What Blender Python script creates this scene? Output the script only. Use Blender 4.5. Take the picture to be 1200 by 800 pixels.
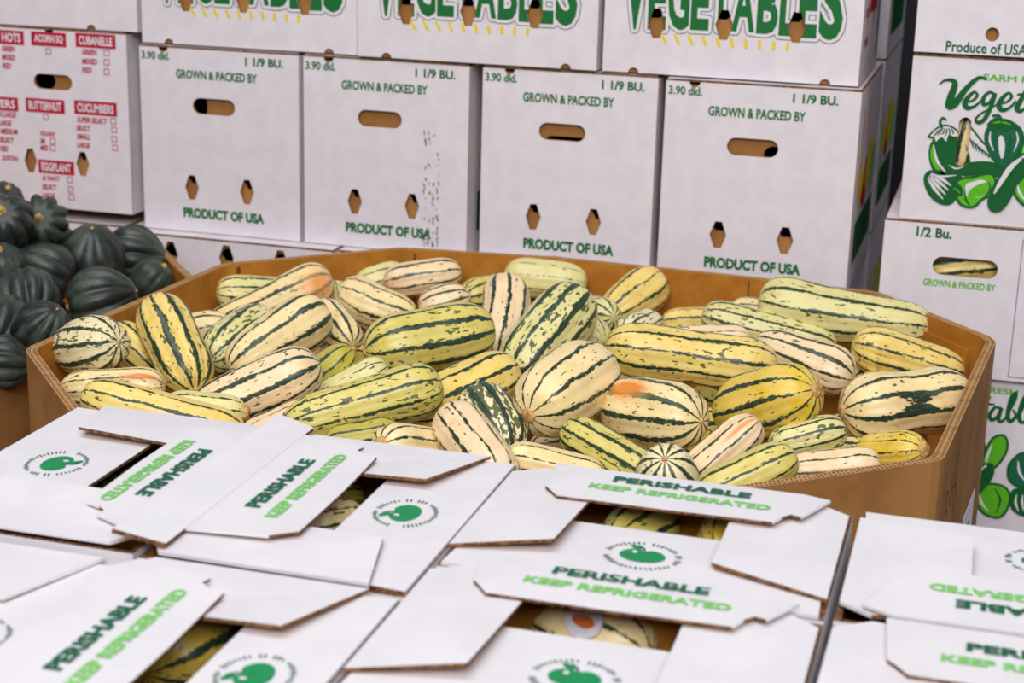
import bpy, bmesh, math, random
from mathutils import Vector, Matrix, noise

for o in list(bpy.data.objects):
    bpy.data.objects.remove(o)
SC = bpy.context.scene
COL = SC.collection
PI = math.pi

# ---------------------------------------------------------------- camera
FPX, CX, CY = 2000.0, 600.0, 400.0          # focal length in pixels of a 1200 x 800 frame
CAM = Vector((0.0, 0.0, 1.55))
PITCH, YAW, ROLL = math.radians(16.087), math.radians(16.0), math.radians(1.55)
FW = Vector((-math.sin(YAW) * math.cos(PITCH), math.cos(YAW) * math.cos(PITCH), -math.sin(PITCH)))
_r = Vector((math.cos(YAW), math.sin(YAW), 0.0))
_u = _r.cross(FW)
RT = math.cos(ROLL) * _r + math.sin(ROLL) * _u
UP = -math.sin(ROLL) * _r + math.cos(ROLL) * _u

cam_data = bpy.data.cameras.new('camera')
cam = bpy.data.objects.new('camera', cam_data)
COL.objects.link(cam)
cam.matrix_world = Matrix(((RT.x, UP.x, -FW.x, CAM.x), (RT.y, UP.y, -FW.y, CAM.y), (RT.z, UP.z, -FW.z, CAM.z), (0, 0, 0, 1)))
cam_data.sensor_width = 36.0
cam_data.lens = 60.0
cam_data.clip_start = 0.05
cam_data.dof.use_dof = True
cam_data.dof.focus_distance = 1.93
cam_data.dof.aperture_fstop = 7.0
SC.camera = cam

# ---------------------------------------------------------------- light
SC.view_settings.view_transform = 'Standard'
SC.view_settings.look = 'None'
SC.view_settings.gamma = 1.0
SC.view_settings.use_curve_mapping = False
SC.view_settings.exposure = 0.0

world = bpy.data.worlds.new('store_air')
SC.world = world
world.use_nodes = True
world.node_tree.nodes['Background'].inputs[0].default_value = (0.90, 0.92, 1.0, 1)
world.node_tree.nodes['Background'].inputs[1].default_value = 0.20


def area_light(name, loc, target, sx, sy, power, color):
    d = bpy.data.lights.new(name, 'AREA')
    d.shape = 'RECTANGLE'
    d.size, d.size_y, d.energy, d.color = sx, sy, power, color
    o = bpy.data.objects.new(name, d)
    COL.objects.link(o)
    o.location = loc
    o.rotation_euler = (Vector(target) - Vector(loc)).to_track_quat('-Z', 'Y').to_euler()
    return o


area_light('ceiling_strip_light', (-0.9, 0.9, 3.9), (-0.6, 1.9, 0.9), 3.0, 1.2, 50, (1.0, 0.985, 0.985))
area_light('ceiling_strip_light', (0.5, -2.0, 3.6), (-0.5, 2.4, 0.9), 3.4, 1.5, 156, (1.0, 0.98, 0.995))

# ---------------------------------------------------------------- helpers


def at_z(px, py, z):
    d = FW + RT * ((px - CX) / FPX) + UP * ((CY - py) / FPX)
    return CAM + d * ((z - CAM.z) / d.z)


def at_y(px, py, Y):
    d = FW + RT * ((px - CX) / FPX) + UP * ((CY - py) / FPX)
    return CAM + d * (Y / d.y)


def srgb(r, g, b):
    f = lambda c: (c / 255 / 12.92) if c / 255 <= 0.04045 else ((c / 255 + 0.055) / 1.055) ** 2.4
    return (f(r), f(g), f(b), 1.0)


def link(o, parent=None):
    COL.objects.link(o)
    if parent:
        o.parent = parent
    return o


def empty(name, loc, label, cat, group=None, rotz=0.0):
    o = bpy.data.objects.new(name, None)
    o.empty_display_size = 0.05
    o.location = loc
    o.rotation_euler = (0, 0, rotz)
    COL.objects.link(o)
    tag(o, label, cat, group)
    return o


def tag(o, label, cat, group=None, kind=None):
    if label:
        o['label'] = label
    if cat:
        o['category'] = cat
    if group:
        o['group'] = group
    if kind:
        o['kind'] = kind
    return o


class MB:
    """collects polygons, then links them as one mesh object"""

    def __init__(self):
        self.v, self.f, self.m, self.s = [], [], [], []

    def add(self, verts, faces, mat=0, M=None, smooth=False):
        b = len(self.v)
        for p in verts:
            self.v.append(tuple(M @ Vector(p)) if M else tuple(p))
        for i, fc in enumerate(faces):
            self.f.append([b + k for k in fc])
            self.m.append(mat[i] if isinstance(mat, (list, tuple)) else mat)
            self.s.append(smooth)

    def box(self, x0, x1, y0, y1, z0, z1, mat=0, mats=None, M=None):
        vs = [(x0, y0, z0), (x1, y0, z0), (x1, y1, z0), (x0, y1, z0), (x0, y0, z1), (x1, y0, z1), (x1, y1, z1), (x0, y1, z1)]
        fs = [(0, 3, 2, 1), (4, 5, 6, 7), (0, 1, 5, 4), (2, 3, 7, 6), (1, 2, 6, 5), (3, 0, 4, 7)]  # bottom top front back right left
        self.add(vs, fs, mats if mats else mat, M)

    def slab(self, poly, zf, th, top=0, under=1, edge=1, M=None):
        """polygon plate; zf(x, y) is the height of its upper face"""
        n = len(poly)
        area = sum(poly[i][0] * poly[(i + 1) % n][1] - poly[(i + 1) % n][0] * poly[i][1] for i in range(n))
        if area < 0:
            poly = poly[::-1]
        up = [(x, y, zf(x, y)) for x, y in poly]
        lo = [(x, y, zf(x, y) - th) for x, y in poly]
        self.add(up, [list(range(n))], top, M)
        self.add(lo, [list(range(n - 1, -1, -1))], under, M)
        vs, fs = [], []
        for i in range(n):
            j = (i + 1) % n
            b = len(vs)
            vs += [lo[i], lo[j], up[j], up[i]]
            fs.append((b, b + 1, b + 2, b + 3))
        if callable(edge):
            edge = [edge(Vector((poly[(i + 1) % n][1] - poly[i][1], poly[i][0] - poly[(i + 1) % n][0])).normalized()) for i in range(n)]
        self.add(vs, fs, edge, M)

    def clip(self, holes):
        """take convex cut-outs (in x, y) away from flat print"""
        holes = [[Vector(p) for p in h] for h in holes]
        boxes = [(min(p.x for p in h), max(p.x for p in h), min(p.y for p in h), max(p.y for p in h)) for h in holes]
        nf, nm = [], []
        for fc, m in zip(self.f, self.m):
            P = [self.v[k] for k in fc]
            z = P[0][2]
            a0, a1, b0, b1 = min(p[0] for p in P), max(p[0] for p in P), min(p[1] for p in P), max(p[1] for p in P)
            hit = [h for h, q in zip(holes, boxes) if a1 > q[0] and a0 < q[1] and b1 > q[2] and b0 < q[3]]
            if not hit:
                nf.append(fc)
                nm.append(m)
                continue
            pcs = [[Vector((p[0], p[1])) for p in P]]
            for h in hit:
                out = []
                for pc in pcs:
                    rest = pc
                    for i in range(len(h)):
                        a, b = h[i], h[(i + 1) % len(h)]
                        e = b - a
                        if e.length < 1e-9 or not rest:
                            continue
                        side = lambda p: e.x * (p.y - a.y) - e.y * (p.x - a.x)      # > 0 inside of the cut-out
                        ins, ous = [], []
                        for k in range(len(rest)):
                            p, q = rest[k], rest[(k + 1) % len(rest)]
                            sp, sq = side(p), side(q)
                            (ins if sp >= 0 else ous).append(p)
                            if (sp >= 0) != (sq >= 0):
                                x = p + (q - p) * (sp / (sp - sq))
                                ins.append(x)
                                ous.append(x)
                        if len(ous) >= 3:
                            out.append(ous)
                        rest = ins if len(ins) >= 3 else []
                pcs = out
            for pc in pcs:
                b = len(self.v)
                self.v += [(p.x, p.y, z) for p in pc]
                self.s += [False]
                nf.append(list(range(b, b + len(pc))))
                nm.append(m)
        self.f, self.m = nf, nm
        self.s = [False] * len(nf)

    def build(self, name, mats, parent=None, loc=None):
        me = bpy.data.meshes.new(name)
        me.from_pydata(self.v, [], self.f)
        for m in mats:
            me.materials.append(m)
        me.polygons.foreach_set('material_index', self.m)
        me.polygons.foreach_set('use_smooth', self.s)
        me.update()
        o = bpy.data.objects.new(name, me)
        if loc is not None:
            o.location = loc
        return link(o, parent)


_txt = {}


def curve_to_mesh(cu):
    ob = bpy.data.objects.new('tmp', cu)
    COL.objects.link(ob)
    dg = bpy.context.evaluated_depsgraph_get()
    dg.update()
    me = bpy.data.meshes.new_from_object(ob.evaluated_get(dg))
    vs = [tuple(v.co) for v in me.vertices]
    fs = [tuple(p.vertices) for p in me.polygons]
    nz = [p.normal.z for p in me.polygons]
    bpy.data.objects.remove(ob)
    bpy.data.meshes.remove(me)
    return vs, fs, nz


def text_mesh(s, off=0.0, shear=0.0):
    k = (s, off, shear)
    if k not in _txt:
        cu = bpy.data.curves.new('t', 'FONT')
        cu.body = s
        cu.size = 1.0
        cu.offset = off
        cu.shear = shear
        cu.resolution_u = 3
        vs, fs, nz = curve_to_mesh(cu)
        fs = [f if z > 0 else tuple(reversed(f)) for f, z in zip(fs, nz)]
        _txt[k] = (vs, fs)
    return _txt[k]


def put_text(mb, s, cx, cy, w, h, mat, M, z=0.0006, off=0.02, shear=0.0):
    """writing centred at (cx, cy) filling w x h"""
    vs, fs = text_mesh(s, off, shear)
    x0, x1 = min(v[0] for v in vs), max(v[0] for v in vs)
    y0, y1 = min(v[1] for v in vs), max(v[1] for v in vs)
    out = [(cx + ((x - x0) / (x1 - x0) - 0.5) * w, cy + ((y - y0) / (y1 - y0) - 0.5) * h, z) for x, y, _ in vs]
    mb.add(out, fs, mat, M)


def plate_with_holes(mb, outline, holes, th, M, front, other):
    """flat card in x, y with real cut holes; front face towards +z at z = 0"""
    cu = bpy.data.curves.new('p', 'CURVE')
    cu.dimensions = '2D'
    cu.fill_mode = 'BOTH'
    cu.extrude = th / 2
    for poly in [outline] + holes:
        sp = cu.splines.new('POLY')
        sp.points.add(len(poly) - 1)
        for p, q in zip(sp.points, poly):
            p.co = (q[0], q[1], 0, 1)
        sp.use_cyclic_u = True
    vs, fs, nz = curve_to_mesh(cu)
    vs = [(x, y, z - th / 2) for x, y, z in vs]
    mb.add(vs, fs, [front if n > 0.5 else other for n in nz], M)


def slot(cx, cy, w, h, n=8):
    r = min(w, h) / 2
    pts = []
    if w >= h:
        for k in range(n + 1):
            a = -PI / 2 + PI * k / n
            pts.append((cx + w / 2 - r + r * math.cos(a), cy + r * math.sin(a)))
        for k in range(n + 1):
            a = PI / 2 + PI * k / n
            pts.append((cx - w / 2 + r + r * math.cos(a), cy + r * math.sin(a)))
    else:
        for k in range(n + 1):
            a = PI * k / n
            pts.append((cx + r * math.cos(a), cy + h / 2 - r + r * math.sin(a)))
        for k in range(n + 1):
            a = PI + PI * k / n
            pts.append((cx + r * math.cos(a), cy - h / 2 + r + r * math.sin(a)))
    return pts


def hexa(cx, cy, w=0.026, h=0.042):
    a, b, c = w / 2, h / 2, w * 0.21
    return [(cx - c, cy - b), (cx + c, cy - b), (cx + a, cy), (cx + c, cy + b), (cx - c, cy + b), (cx - a, cy)]


_layer = [0]


def lay():
    _layer[0] = (_layer[0] + 1) % 60
    return _layer[0] * 4e-6


def stroke(mb, pts, mat, M, z=0.0006, sub=6):
    """brush stroke through (x, y, width) points as one flat ribbon with round ends"""
    z += lay()
    P = []
    n = len(pts)
    for i in range(n - 1):
        p0, p1, p2, p3 = pts[max(i - 1, 0)], pts[i], pts[i + 1], pts[min(i + 2, n - 1)]
        for k in range(sub):
            t = k / sub
            P.append(tuple(0.5 * (2 * b + (c - a) * t + (2 * a - 5 * b + 4 * c - d) * t * t + (3 * b - a - 3 * c + d) * t ** 3)
                           for a, b, c, d in zip(p0, p1, p2, p3)))
    P.append(pts[-1])
    vs, fs = [], []
    m = len(P)
    for i, (x, y, w) in enumerate(P):
        a, b = P[max(i - 1, 0)], P[min(i + 1, m - 1)]
        dx, dy = b[0] - a[0], b[1] - a[1]
        l = math.hypot(dx, dy) or 1
        nx, ny = -dy / l * w / 2, dx / l * w / 2
        vs += [(x + nx, y + ny, z + 3e-6 * i), (x - nx, y - ny, z + 3e-6 * i)]
        if i:
            fs.append((2 * i - 2, 2 * i - 1, 2 * i + 1, 2 * i))
    mb.add(vs, fs, mat, M)
    for (x, y, w) in (P[0], P[-1]):
        disc(mb, x, y, w / 2, w / 2, mat, M, z)


def disc(mb, x, y, rx, ry, mat, M, z=0.0006, n=14, rot=0.0, warp=None):
    z += lay()
    vs = []
    for k in range(n):
        a = 2 * PI * k / n
        q = 1.0 + (warp(a) if warp else 0.0)
        u, v = rx * q * math.cos(a), ry * q * math.sin(a)
        vs.append((x + u * math.cos(rot) - v * math.sin(rot), y + u * math.sin(rot) + v * math.cos(rot), z))
    mb.add(vs, [list(range(n))], mat, M)


# ---------------------------------------------------------------- materials


def new_mat(name, rough=0.6, spec=0.4):
    m = bpy.data.materials.new(name)
    m.use_nodes = True
    nt = m.node_tree
    b = nt.nodes['Principled BSDF']
    b.inputs['Roughness'].default_value = rough
    b.inputs['Specular IOR Level'].default_value = spec
    return m, nt, b


class NT:
    def __init__(self, nt):
        self.nt = nt

    def n(self, kind, **kw):
        nd = self.nt.nodes.new(kind)
        for k, v in kw.items():
            setattr(nd, k, v)
        return nd

    def l(self, a, b):
        self.nt.links.new(a, b)

    def val(self, sock, v):
        if isinstance(v, (int, float)):
            sock.default_value = v
        else:
            self.l(v, sock)

    def math(self, op, a, b=0.0, c=None):
        nd = self.n('ShaderNodeMath', operation=op)
        self.val(nd.inputs[0], a)
        self.val(nd.inputs[1], b)
        if c is not None:
            self.val(nd.inputs[2], c)
        return nd.outputs[0]

    def step(self, x, lo, hi, a=0.0, b=1.0):
        nd = self.n('ShaderNodeMapRange', interpolation_type='SMOOTHSTEP')
        self.val(nd.inputs['Value'], x)
        self.val(nd.inputs['From Min'], lo)
        self.val(nd.inputs['From Max'], hi)
        self.val(nd.inputs['To Min'], a)
        self.val(nd.inputs['To Max'], b)
        return nd.outputs['Result']

    def noise(self, vec, scale, detail=2.0, rough=0.5):
        nd = self.n('ShaderNodeTexNoise')
        self.l(vec, nd.inputs['Vector'])
        nd.inputs['Scale'].default_value = scale
        nd.inputs['Detail'].default_value = detail
        nd.inputs['Roughness'].default_value = rough
        return nd.outputs['Fac']

    def vmul(self, vec, s):
        nd = self.n('ShaderNodeVectorMath', operation='MULTIPLY')
        self.l(vec, nd.inputs[0])
        nd.inputs[1].default_value = s
        return nd.outputs[0]

    def mix(self, fac, a, b):
        nd = self.n('ShaderNodeMix', data_type='RGBA')
        self.val(nd.inputs['Factor'], fac)
        for s, v in ((nd.inputs[6], a), (nd.inputs[7], b)):
            if isinstance(v, tuple):
                s.default_value = v
            else:
                self.l(v, s)
        return nd.outputs[2]


def speckled(name, c1, c2, scale, rough=0.7, spec=0.3, detail=4.0, lo=0.35, hi=0.65, bump=0.0, stretch=(1, 1, 1)):
    m, nt, b = new_mat(name, rough, spec)
    T = NT(nt)
    co = T.n('ShaderNodeTexCoord').outputs['Object']
    v = T.vmul(co, stretch)
    nz = T.noise(v, scale, detail, 0.6)
    f = T.step(nz, lo, hi)
    T.l(T.mix(f, c1, c2), b.inputs['Base Color'])
    if bump:
        bn = T.n('ShaderNodeBump')
        bn.inputs['Strength'].default_value = bump
        bn.inputs['Distance'].default_value = 0.002
        T.l(nz, bn.inputs['Height'])
        T.l(bn.outputs[0], b.inputs['Normal'])
    return m


WHITE = speckled('white_coated_card', (0.75, 0.70, 0.745, 1), (0.80, 0.75, 0.79, 1), 30, 0.5, 0.35)
WHITE2 = speckled('white_top_card', (0.77, 0.75, 0.785, 1), (0.82, 0.80, 0.83, 1), 14, 0.5, 0.35)
KRAFT = speckled('brown_kraft_card', srgb(150, 102, 54), srgb(178, 128, 74), 9, 0.75, 0.2, 6.0, 0.3, 0.7)
KRAFTIN = speckled('kraft_card_inside', srgb(166, 106, 34), srgb(184, 124, 48), 20, 0.8, 0.15, 5.0)
EDGE = speckled('cut_card_edge', srgb(84, 54, 36), srgb(150, 110, 78), 240, 0.85, 0.1, 2.0)


FOLD = speckled('fold_line', srgb(104, 62, 24), srgb(124, 78, 34), 40, 0.85, 0.1)


def flat(name, c, rough=0.55):
    return speckled(name, tuple(x * 0.9 for x in c[:3]) + (1,), c, 160, rough, 0.3, 2.0)


GREEN = flat('green_ink', srgb(22, 112, 52))
TEAL = flat('deep_green_ink', srgb(18, 104, 70))
APPLE = flat('apple_green_ink', srgb(30, 146, 88))
LIME = flat('light_green_ink', srgb(134, 214, 110))
LEAFG = flat('leaf_green_ink', srgb(96, 190, 30))
DKGREEN = flat('dark_green_ink', srgb(8, 96, 42))
RED = flat('red_ink', srgb(190, 24, 54))
YEL = flat('yellow_ink', srgb(240, 214, 40))
PALE = flat('pale_ink', srgb(236, 232, 240))
GREY = flat('grey_scuff', srgb(120, 116, 124))
BLACK = flat('black_marker', srgb(40, 30, 28))


def rim_material():
    m, nt, b = new_mat('corrugated_rim', 0.85, 0.1)
    T = NT(nt)
    uv = T.n('ShaderNodeUVMap')
    uv.uv_map = 'rim'
    s = T.n('ShaderNodeSeparateXYZ')
    T.l(uv.outputs[0], s.inputs[0])
    co = T.n('ShaderNodeTexCoord').outputs['Object']
    nz = T.noise(co, 60, 2.0)
    row = T.math('FRACT', T.math('MULTIPLY', s.outputs[1], 2.0))
    rd = T.math('ABSOLUTE', T.math('SUBTRACT', row, 0.5))
    ph = T.math('FRACT', T.math('ADD', T.math('MULTIPLY', s.outputs[0], 190.0), T.math('MULTIPLY', T.math('FLOOR', T.math('MULTIPLY', s.outputs[1], 2.0)), 0.5)))
    pd = T.math('ABSOLUTE', T.math('SUBTRACT', ph, 0.5))
    hole = T.math('MULTIPLY', T.step(rd, 0.22, 0.34, 1.0, 0.0), T.step(T.math('ADD', pd, T.math('MULTIPLY', nz, 0.2)), 0.28, 0.42, 1.0, 0.0))
    base = T.mix(nz, srgb(170, 126, 80), srgb(206, 164, 112))
    T.l(T.mix(hole, base, srgb(96, 62, 36)), b.inputs['Base Color'])
    return m


RIM = rim_material()


def squash_material():
    m, nt, b = new_mat('delicata_skin', 0.34, 0.45)
    T = NT(nt)
    A = lambda nm: T.n('ShaderNodeAttribute', attribute_name=nm)
    gc = A('skin_place').outputs['Vector']
    skin = A('skin_tone').outputs['Color']
    tr = T.n('ShaderNodeSeparateColor')
    T.l(A('skin_traits').outputs['Color'], tr.inputs[0])
    sw, spk, lob = tr.outputs[0], tr.outputs[1], tr.outputs[2]
    bl = T.n('ShaderNodeSeparateColor')
    T.l(A('skin_marks').outputs['Color'], bl.inputs[0])
    org, dark, rnd = bl.outputs[0], bl.outputs[1], bl.outputs[2]
    off = T.n('ShaderNodeCombineXYZ')
    T.l(T.math('MULTIPLY', rnd, 37.0), off.inputs[0])
    T.l(T.math('MULTIPLY', rnd, 91.0), off.inputs[2])
    pos = T.n('ShaderNodeVectorMath', operation='ADD')
    T.l(gc, pos.inputs[0])
    T.l(off.outputs[0], pos.inputs[1])
    pos = pos.outputs[0]
    s = T.n('ShaderNodeSeparateXYZ')
    T.l(gc, s.inputs[0])
    th = T.math('ARCTAN2', s.outputs[1], s.outputs[0])
    n_lo = T.noise(T.vmul(pos, (1, 1, 0.7)), 22, 1.5)
    n_mid = T.noise(T.vmul(pos, (1, 1, 0.55)), 110, 3.0, 0.6)
    n_hi = T.noise(T.vmul(pos, (1, 1, 0.4)), 330, 3.0, 0.65)
    n_w = T.noise(T.vmul(pos, (1, 1, 0.6)), 34, 1.0)
    rib = T.math('ADD', T.math('MULTIPLY', T.math('DIVIDE', th, 2 * PI), T.math('MULTIPLY', lob, 20.0)), 0.5)
    rib = T.math('ADD', rib, T.math('MULTIPLY', T.math('SUBTRACT', n_w, 0.5), 0.34))
    dist = T.math('ABSOLUTE', T.math('SUBTRACT', T.math('FRACT', rib), 0.5))
    jag = T.math('ADD', T.math('MULTIPLY', T.math('SUBTRACT', n_mid, 0.5), 0.26), T.math('MULTIPLY', T.math('SUBTRACT', n_hi, 0.5), 0.30))
    wid = T.math('MULTIPLY', sw, T.math('ADD', 0.10, T.math('MULTIPLY', n_lo, 1.8)))
    edge = T.math('SUBTRACT', wid, T.math('ADD', dist, jag))
    edge = T.math('ADD', edge, T.math('MULTIPLY', dark, 0.5))
    stripe = T.step(edge, -0.008, 0.022)
    halo = T.step(edge, -0.10, 0.01)
    dash = T.noise(T.vmul(pos, (1, 1, 0.40)), 230, 1.0)
    dash2 = T.noise(T.vmul(pos, (1, 1, 0.30)), 80, 2.0)
    thr = T.math('SUBTRACT', 0.765, T.math('MULTIPLY', spk, 0.20))
    thr = T.math('SUBTRACT', thr, T.math('MULTIPLY', T.math('SUBTRACT', dash2, 0.5), 0.35))
    speck = T.step(T.math('SUBTRACT', dash, thr), 0.0, 0.02)
    mott = T.noise(pos, 48, 4.0, 0.65)
    fine = T.noise(T.vmul(pos, (1, 1, 0.5)), 420, 2.0)
    hsv = T.n('ShaderNodeHueSaturation')
    T.l(skin, hsv.inputs['Color'])
    hsv.inputs['Hue'].default_value = 0.497
    hsv.inputs['Saturation'].default_value = 1.14
    hsv.inputs['Value'].default_value = 0.91
    c = T.mix(T.step(mott, 0.42, 0.72), skin, hsv.outputs[0])
    c = T.mix(T.math('MULTIPLY', T.step(fine, 0.62, 0.75), 0.16), c, (0.40, 0.24, 0.06, 1))
    on = T.math('MULTIPLY', org, T.step(T.math('ADD', n_mid, T.math('MULTIPLY', org, 0.5)), 0.42, 0.86))
    c = T.mix(on, c, srgb(236, 138, 62))
    c = T.mix(T.math('MULTIPLY', halo, 0.22), c, srgb(160, 150, 40))
    sc = T.mix(T.step(n_hi, 0.35, 0.7), srgb(34, 54, 40), srgb(66, 84, 66))
    sup = T.math('SUBTRACT', 1.0, T.math('MULTIPLY', org, 0.75))
    c = T.mix(T.math('MULTIPLY', speck, T.math('MULTIPLY', sup, 0.9)), c, srgb(58, 80, 34))
    c = T.mix(T.math('MULTIPLY', stripe, sup), c, sc)
    T.l(c, b.inputs['Base Color'])
    bn = T.n('ShaderNodeBump')
    bn.inputs['Strength'].default_value = 0.25
    bn.inputs['Distance'].default_value = 0.0012
    T.l(T.math('ADD', n_mid, T.math('MULTIPLY', fine, 0.4)), bn.inputs['Height'])
    T.l(bn.outputs[0], b.inputs['Normal'])
    return m


SQUASH = squash_material()
SCAR = speckled('squash_scar', srgb(178, 126, 64), srgb(222, 182, 120), 300, 0.8, 0.2)
STEM = speckled('squash_stem', srgb(66, 72, 40), srgb(150, 138, 84), 160, 0.7, 0.2, stretch=(1, 1, 0.3))
ACORN = speckled('acorn_squash_skin', srgb(34, 42, 37), srgb(82, 90, 80), 26, 0.42, 0.5, 8.0, 0.38, 0.78, 0.25)
ACORN_G = speckled('acorn_squash_green_skin', srgb(42, 54, 44), srgb(80, 92, 74), 40, 0.5, 0.5, 6.0, 0.35, 0.8, 0.2)
CORK = speckled('cut_stem', srgb(176, 130, 66), srgb(226, 190, 120), 120, 0.7, 0.2)
CONCRETE = speckled('store_floor_concrete', srgb(120, 120, 124), srgb(146, 146, 150), 5, 0.5, 0.4, 6.0)
WALLM = speckled('store_back_wall', srgb(30, 30, 34), srgb(40, 40, 44), 3, 0.8, 0.2)
WOOD = speckled('table_board', srgb(150, 116, 78), srgb(178, 144, 100), 12, 0.6, 0.3, stretch=(1, 8, 8))
STEEL = speckled('table_steel', srgb(120, 122, 126), srgb(140, 142, 146), 30, 0.35, 0.5)

# ---------------------------------------------------------------- setting
mb = MB()
mb.box(-4.5, 3.5, -2.5, 4.6, -0.1, 0.0)
tag(mb.build('floor', [CONCRETE]), None, None, kind='structure')
mb = MB()
mb.box(-4.5, 3.5, 4.6, 4.75, 0.0, 3.2)
tag(mb.build('wall_back', [WALLM]), None, None, kind='structure')

# ---------------------------------------------------------------- octagonal bins
OCT = [(-1.139, 1.78), (-1.114, 2.28), (-0.896, 2.483), (-0.658, 2.522), (-0.363, 2.512), (-0.152, 2.479), (0.017, 2.279), (-0.028, 1.764), (-0.33, 1.503), (-0.875, 1.492)]


def offset_poly(poly, d):
    n = len(poly)
    out = []
    for i in range(n):
        a, b, c = Vector(poly[i - 1]), Vector(poly[i]), Vector(poly[(i + 1) % n])
        e1, e2 = (b - a).normalized(), (c - b).normalized()
        n1, n2 = Vector((e1.y, -e1.x)), Vector((e2.y, -e2.x))     # inward for a clockwise outline
        k = (n1 + n2).normalized()
        out.append(tuple(b + k * (d / max(0.3, k.dot(n1)))))
    return out


def rounded(poly, r=0.014):
    out = []
    n = len(poly)
    for i in range(n):
        a, b, c = Vector(poly[i - 1]), Vector(poly[i]), Vector(poly[(i + 1) % n])
        d1, d2 = (a - b).normalized(), (c - b).normalized()
        p, q = b + d1 * r, b + d2 * r
        for t in (0.0, 0.5, 1.0):
            out.append(tuple(p * (1 - t) ** 2 + b * 2 * t * (1 - t) + q * t * t))
    return out


def make_bin(name, dx, dy, zr, floor_z, label, cat, group, inner):
    th = 0.0125
    root = empty(name, (dx - 0.56, dy + 2.0, 0.0), label, cat, group)
    base = [(x + 0.56, y - 2.0) for x, y in OCT]
    ou, inn = rounded(base), rounded(offset_poly(base, th), 0.012)
    n = len(ou)
    rnd = random.Random(4)
    jit = [rnd.uniform(-0.0015, 0.0015) for _ in range(n)]
    mb = MB()
    vs = []
    for (a, b), j in zip(ou, jit):
        vs.append((a, b, 0.0))
    for (a, b), j in zip(ou, jit):
        vs.append((a, b, zr + j))
    for (a, b), j in zip(inn, jit):
        vs.append((a, b, zr + j))
    for (a, b), j in zip(inn, jit):
        vs.append((a, b, 0.02))
    fs, ms = [], []
    for i in range(n):
        k = (i + 1) % n
        fs += [(k, i, n + i, n + k), (n + k, n + i, 2 * n + i, 2 * n + k), (2 * n + k, 2 * n + i, 3 * n + i, 3 * n + k)]
        ms += [0, 1, 2]
    mb.add(vs, fs, ms)
    # scored fold lines down the inner faces
    ib = offset_poly(base, th + 0.0006)
    for i, wd in ((1, 0.006), (2, 0.004), (3, 0.0022), (4, 0.0022), (5, 0.004)):
        a, b, c = Vector(ib[i - 1]), Vector(ib[i]), Vector(ib[(i + 1) % len(ib)])
        e = (c - b).normalized()
        q0, q1 = b + e * 0.016, b + e * (0.016 + wd)
        mb.add([(q0.x, q0.y, floor_z), (q1.x, q1.y, floor_z), (q1.x, q1.y, zr - 0.005), (q0.x, q0.y, zr - 0.005)], [(0, 1, 2, 3)], 3)
    w = mb.build('bin_wall', [KRAFT, RIM, KRAFTIN, FOLD], root)
    uv = w.data.uv_layers.new(name='rim')
    s = 0.0
    for i in range(n):
        k = (i + 1) % n
        l = (Vector(ou[k]) - Vector(ou[i])).length
        p = w.data.polygons[3 * i + 1]
        for li, c in zip(p.loop_indices, ((s + l, 0), (s, 0), (s, 1), (s + l, 1))):
            uv.data[li].uv = c
        s += l
    mb = MB()
    mb.slab(offset_poly(base, th + 0.001), lambda x, y: floor_z, 0.01, 0, 0, 0)
    mb.build('raised_floor', [KRAFTIN], root)
    # scored crease lines on the inner faces
    ib = offset_poly(base, th)
    for i in inner:
        a, b = ib[i], ib[(i + 1) % len(ib)]
        pa, pb = Vector(a), Vector(b)
        e = (pb - pa).normalized()
        nn = Vector((e.y, -e.x))
        p0, p1 = pa + e * 0.035, pb - e * 0.03
        mb = MB()
        q = [p0 + nn * 0.0004, p1 + nn * 0.0004, p1 + nn * 0.006, p0 + nn * 0.006]
        z0, z1 = floor_z + 0.002, zr - 0.022
        vs = [(v.x, v.y, z0) for v in q] + [(v.x, v.y, z1) for v in q]
        mb.add(vs, [(0, 1, 5, 4), (1, 2, 6, 5), (2, 3, 7, 6), (3, 0, 4, 7), (4, 5, 6, 7), (3, 2, 1, 0)], 0)
        mb.build('inner_panel', [KRAFTIN, EDGE], root)
    return root, base


bin_root, BB = make_bin('octagonal_bin', 0.0, 0.0, 0.94, 0.79, 'open octagonal brown corrugated bin holding the striped delicata squash', 'bin', 'corrugated produce bins', (5,))
acorn_root, _b = make_bin('octagonal_bin', -1.196, 0.055, 0.892, 0.775, 'brown corrugated bin at the left edge holding dark green acorn squash', 'bin', 'corrugated produce bins', ())


def bin_face(i, root_pts=BB):
    """matrix of the outer face of bin side i: x along the side, y up, z outwards"""
    a, b = Vector(root_pts[i]), Vector(root_pts[(i + 1) % len(root_pts)])
    e = (a - b).normalized()
    o = (e.y, -e.x)
    return Matrix(((e.x, 0, o[0], b.x), (e.y, 0, o[1], b.y), (0, 1, 0, 0), (0, 0, 0, 1))), (a - b).length


Mf, Lf = bin_face(6)
mb = MB()


def scribble(pts):
    stroke(mb, [(x, y, 0.0022) for x, y in pts], 0, Mf, 0.0008)


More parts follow.
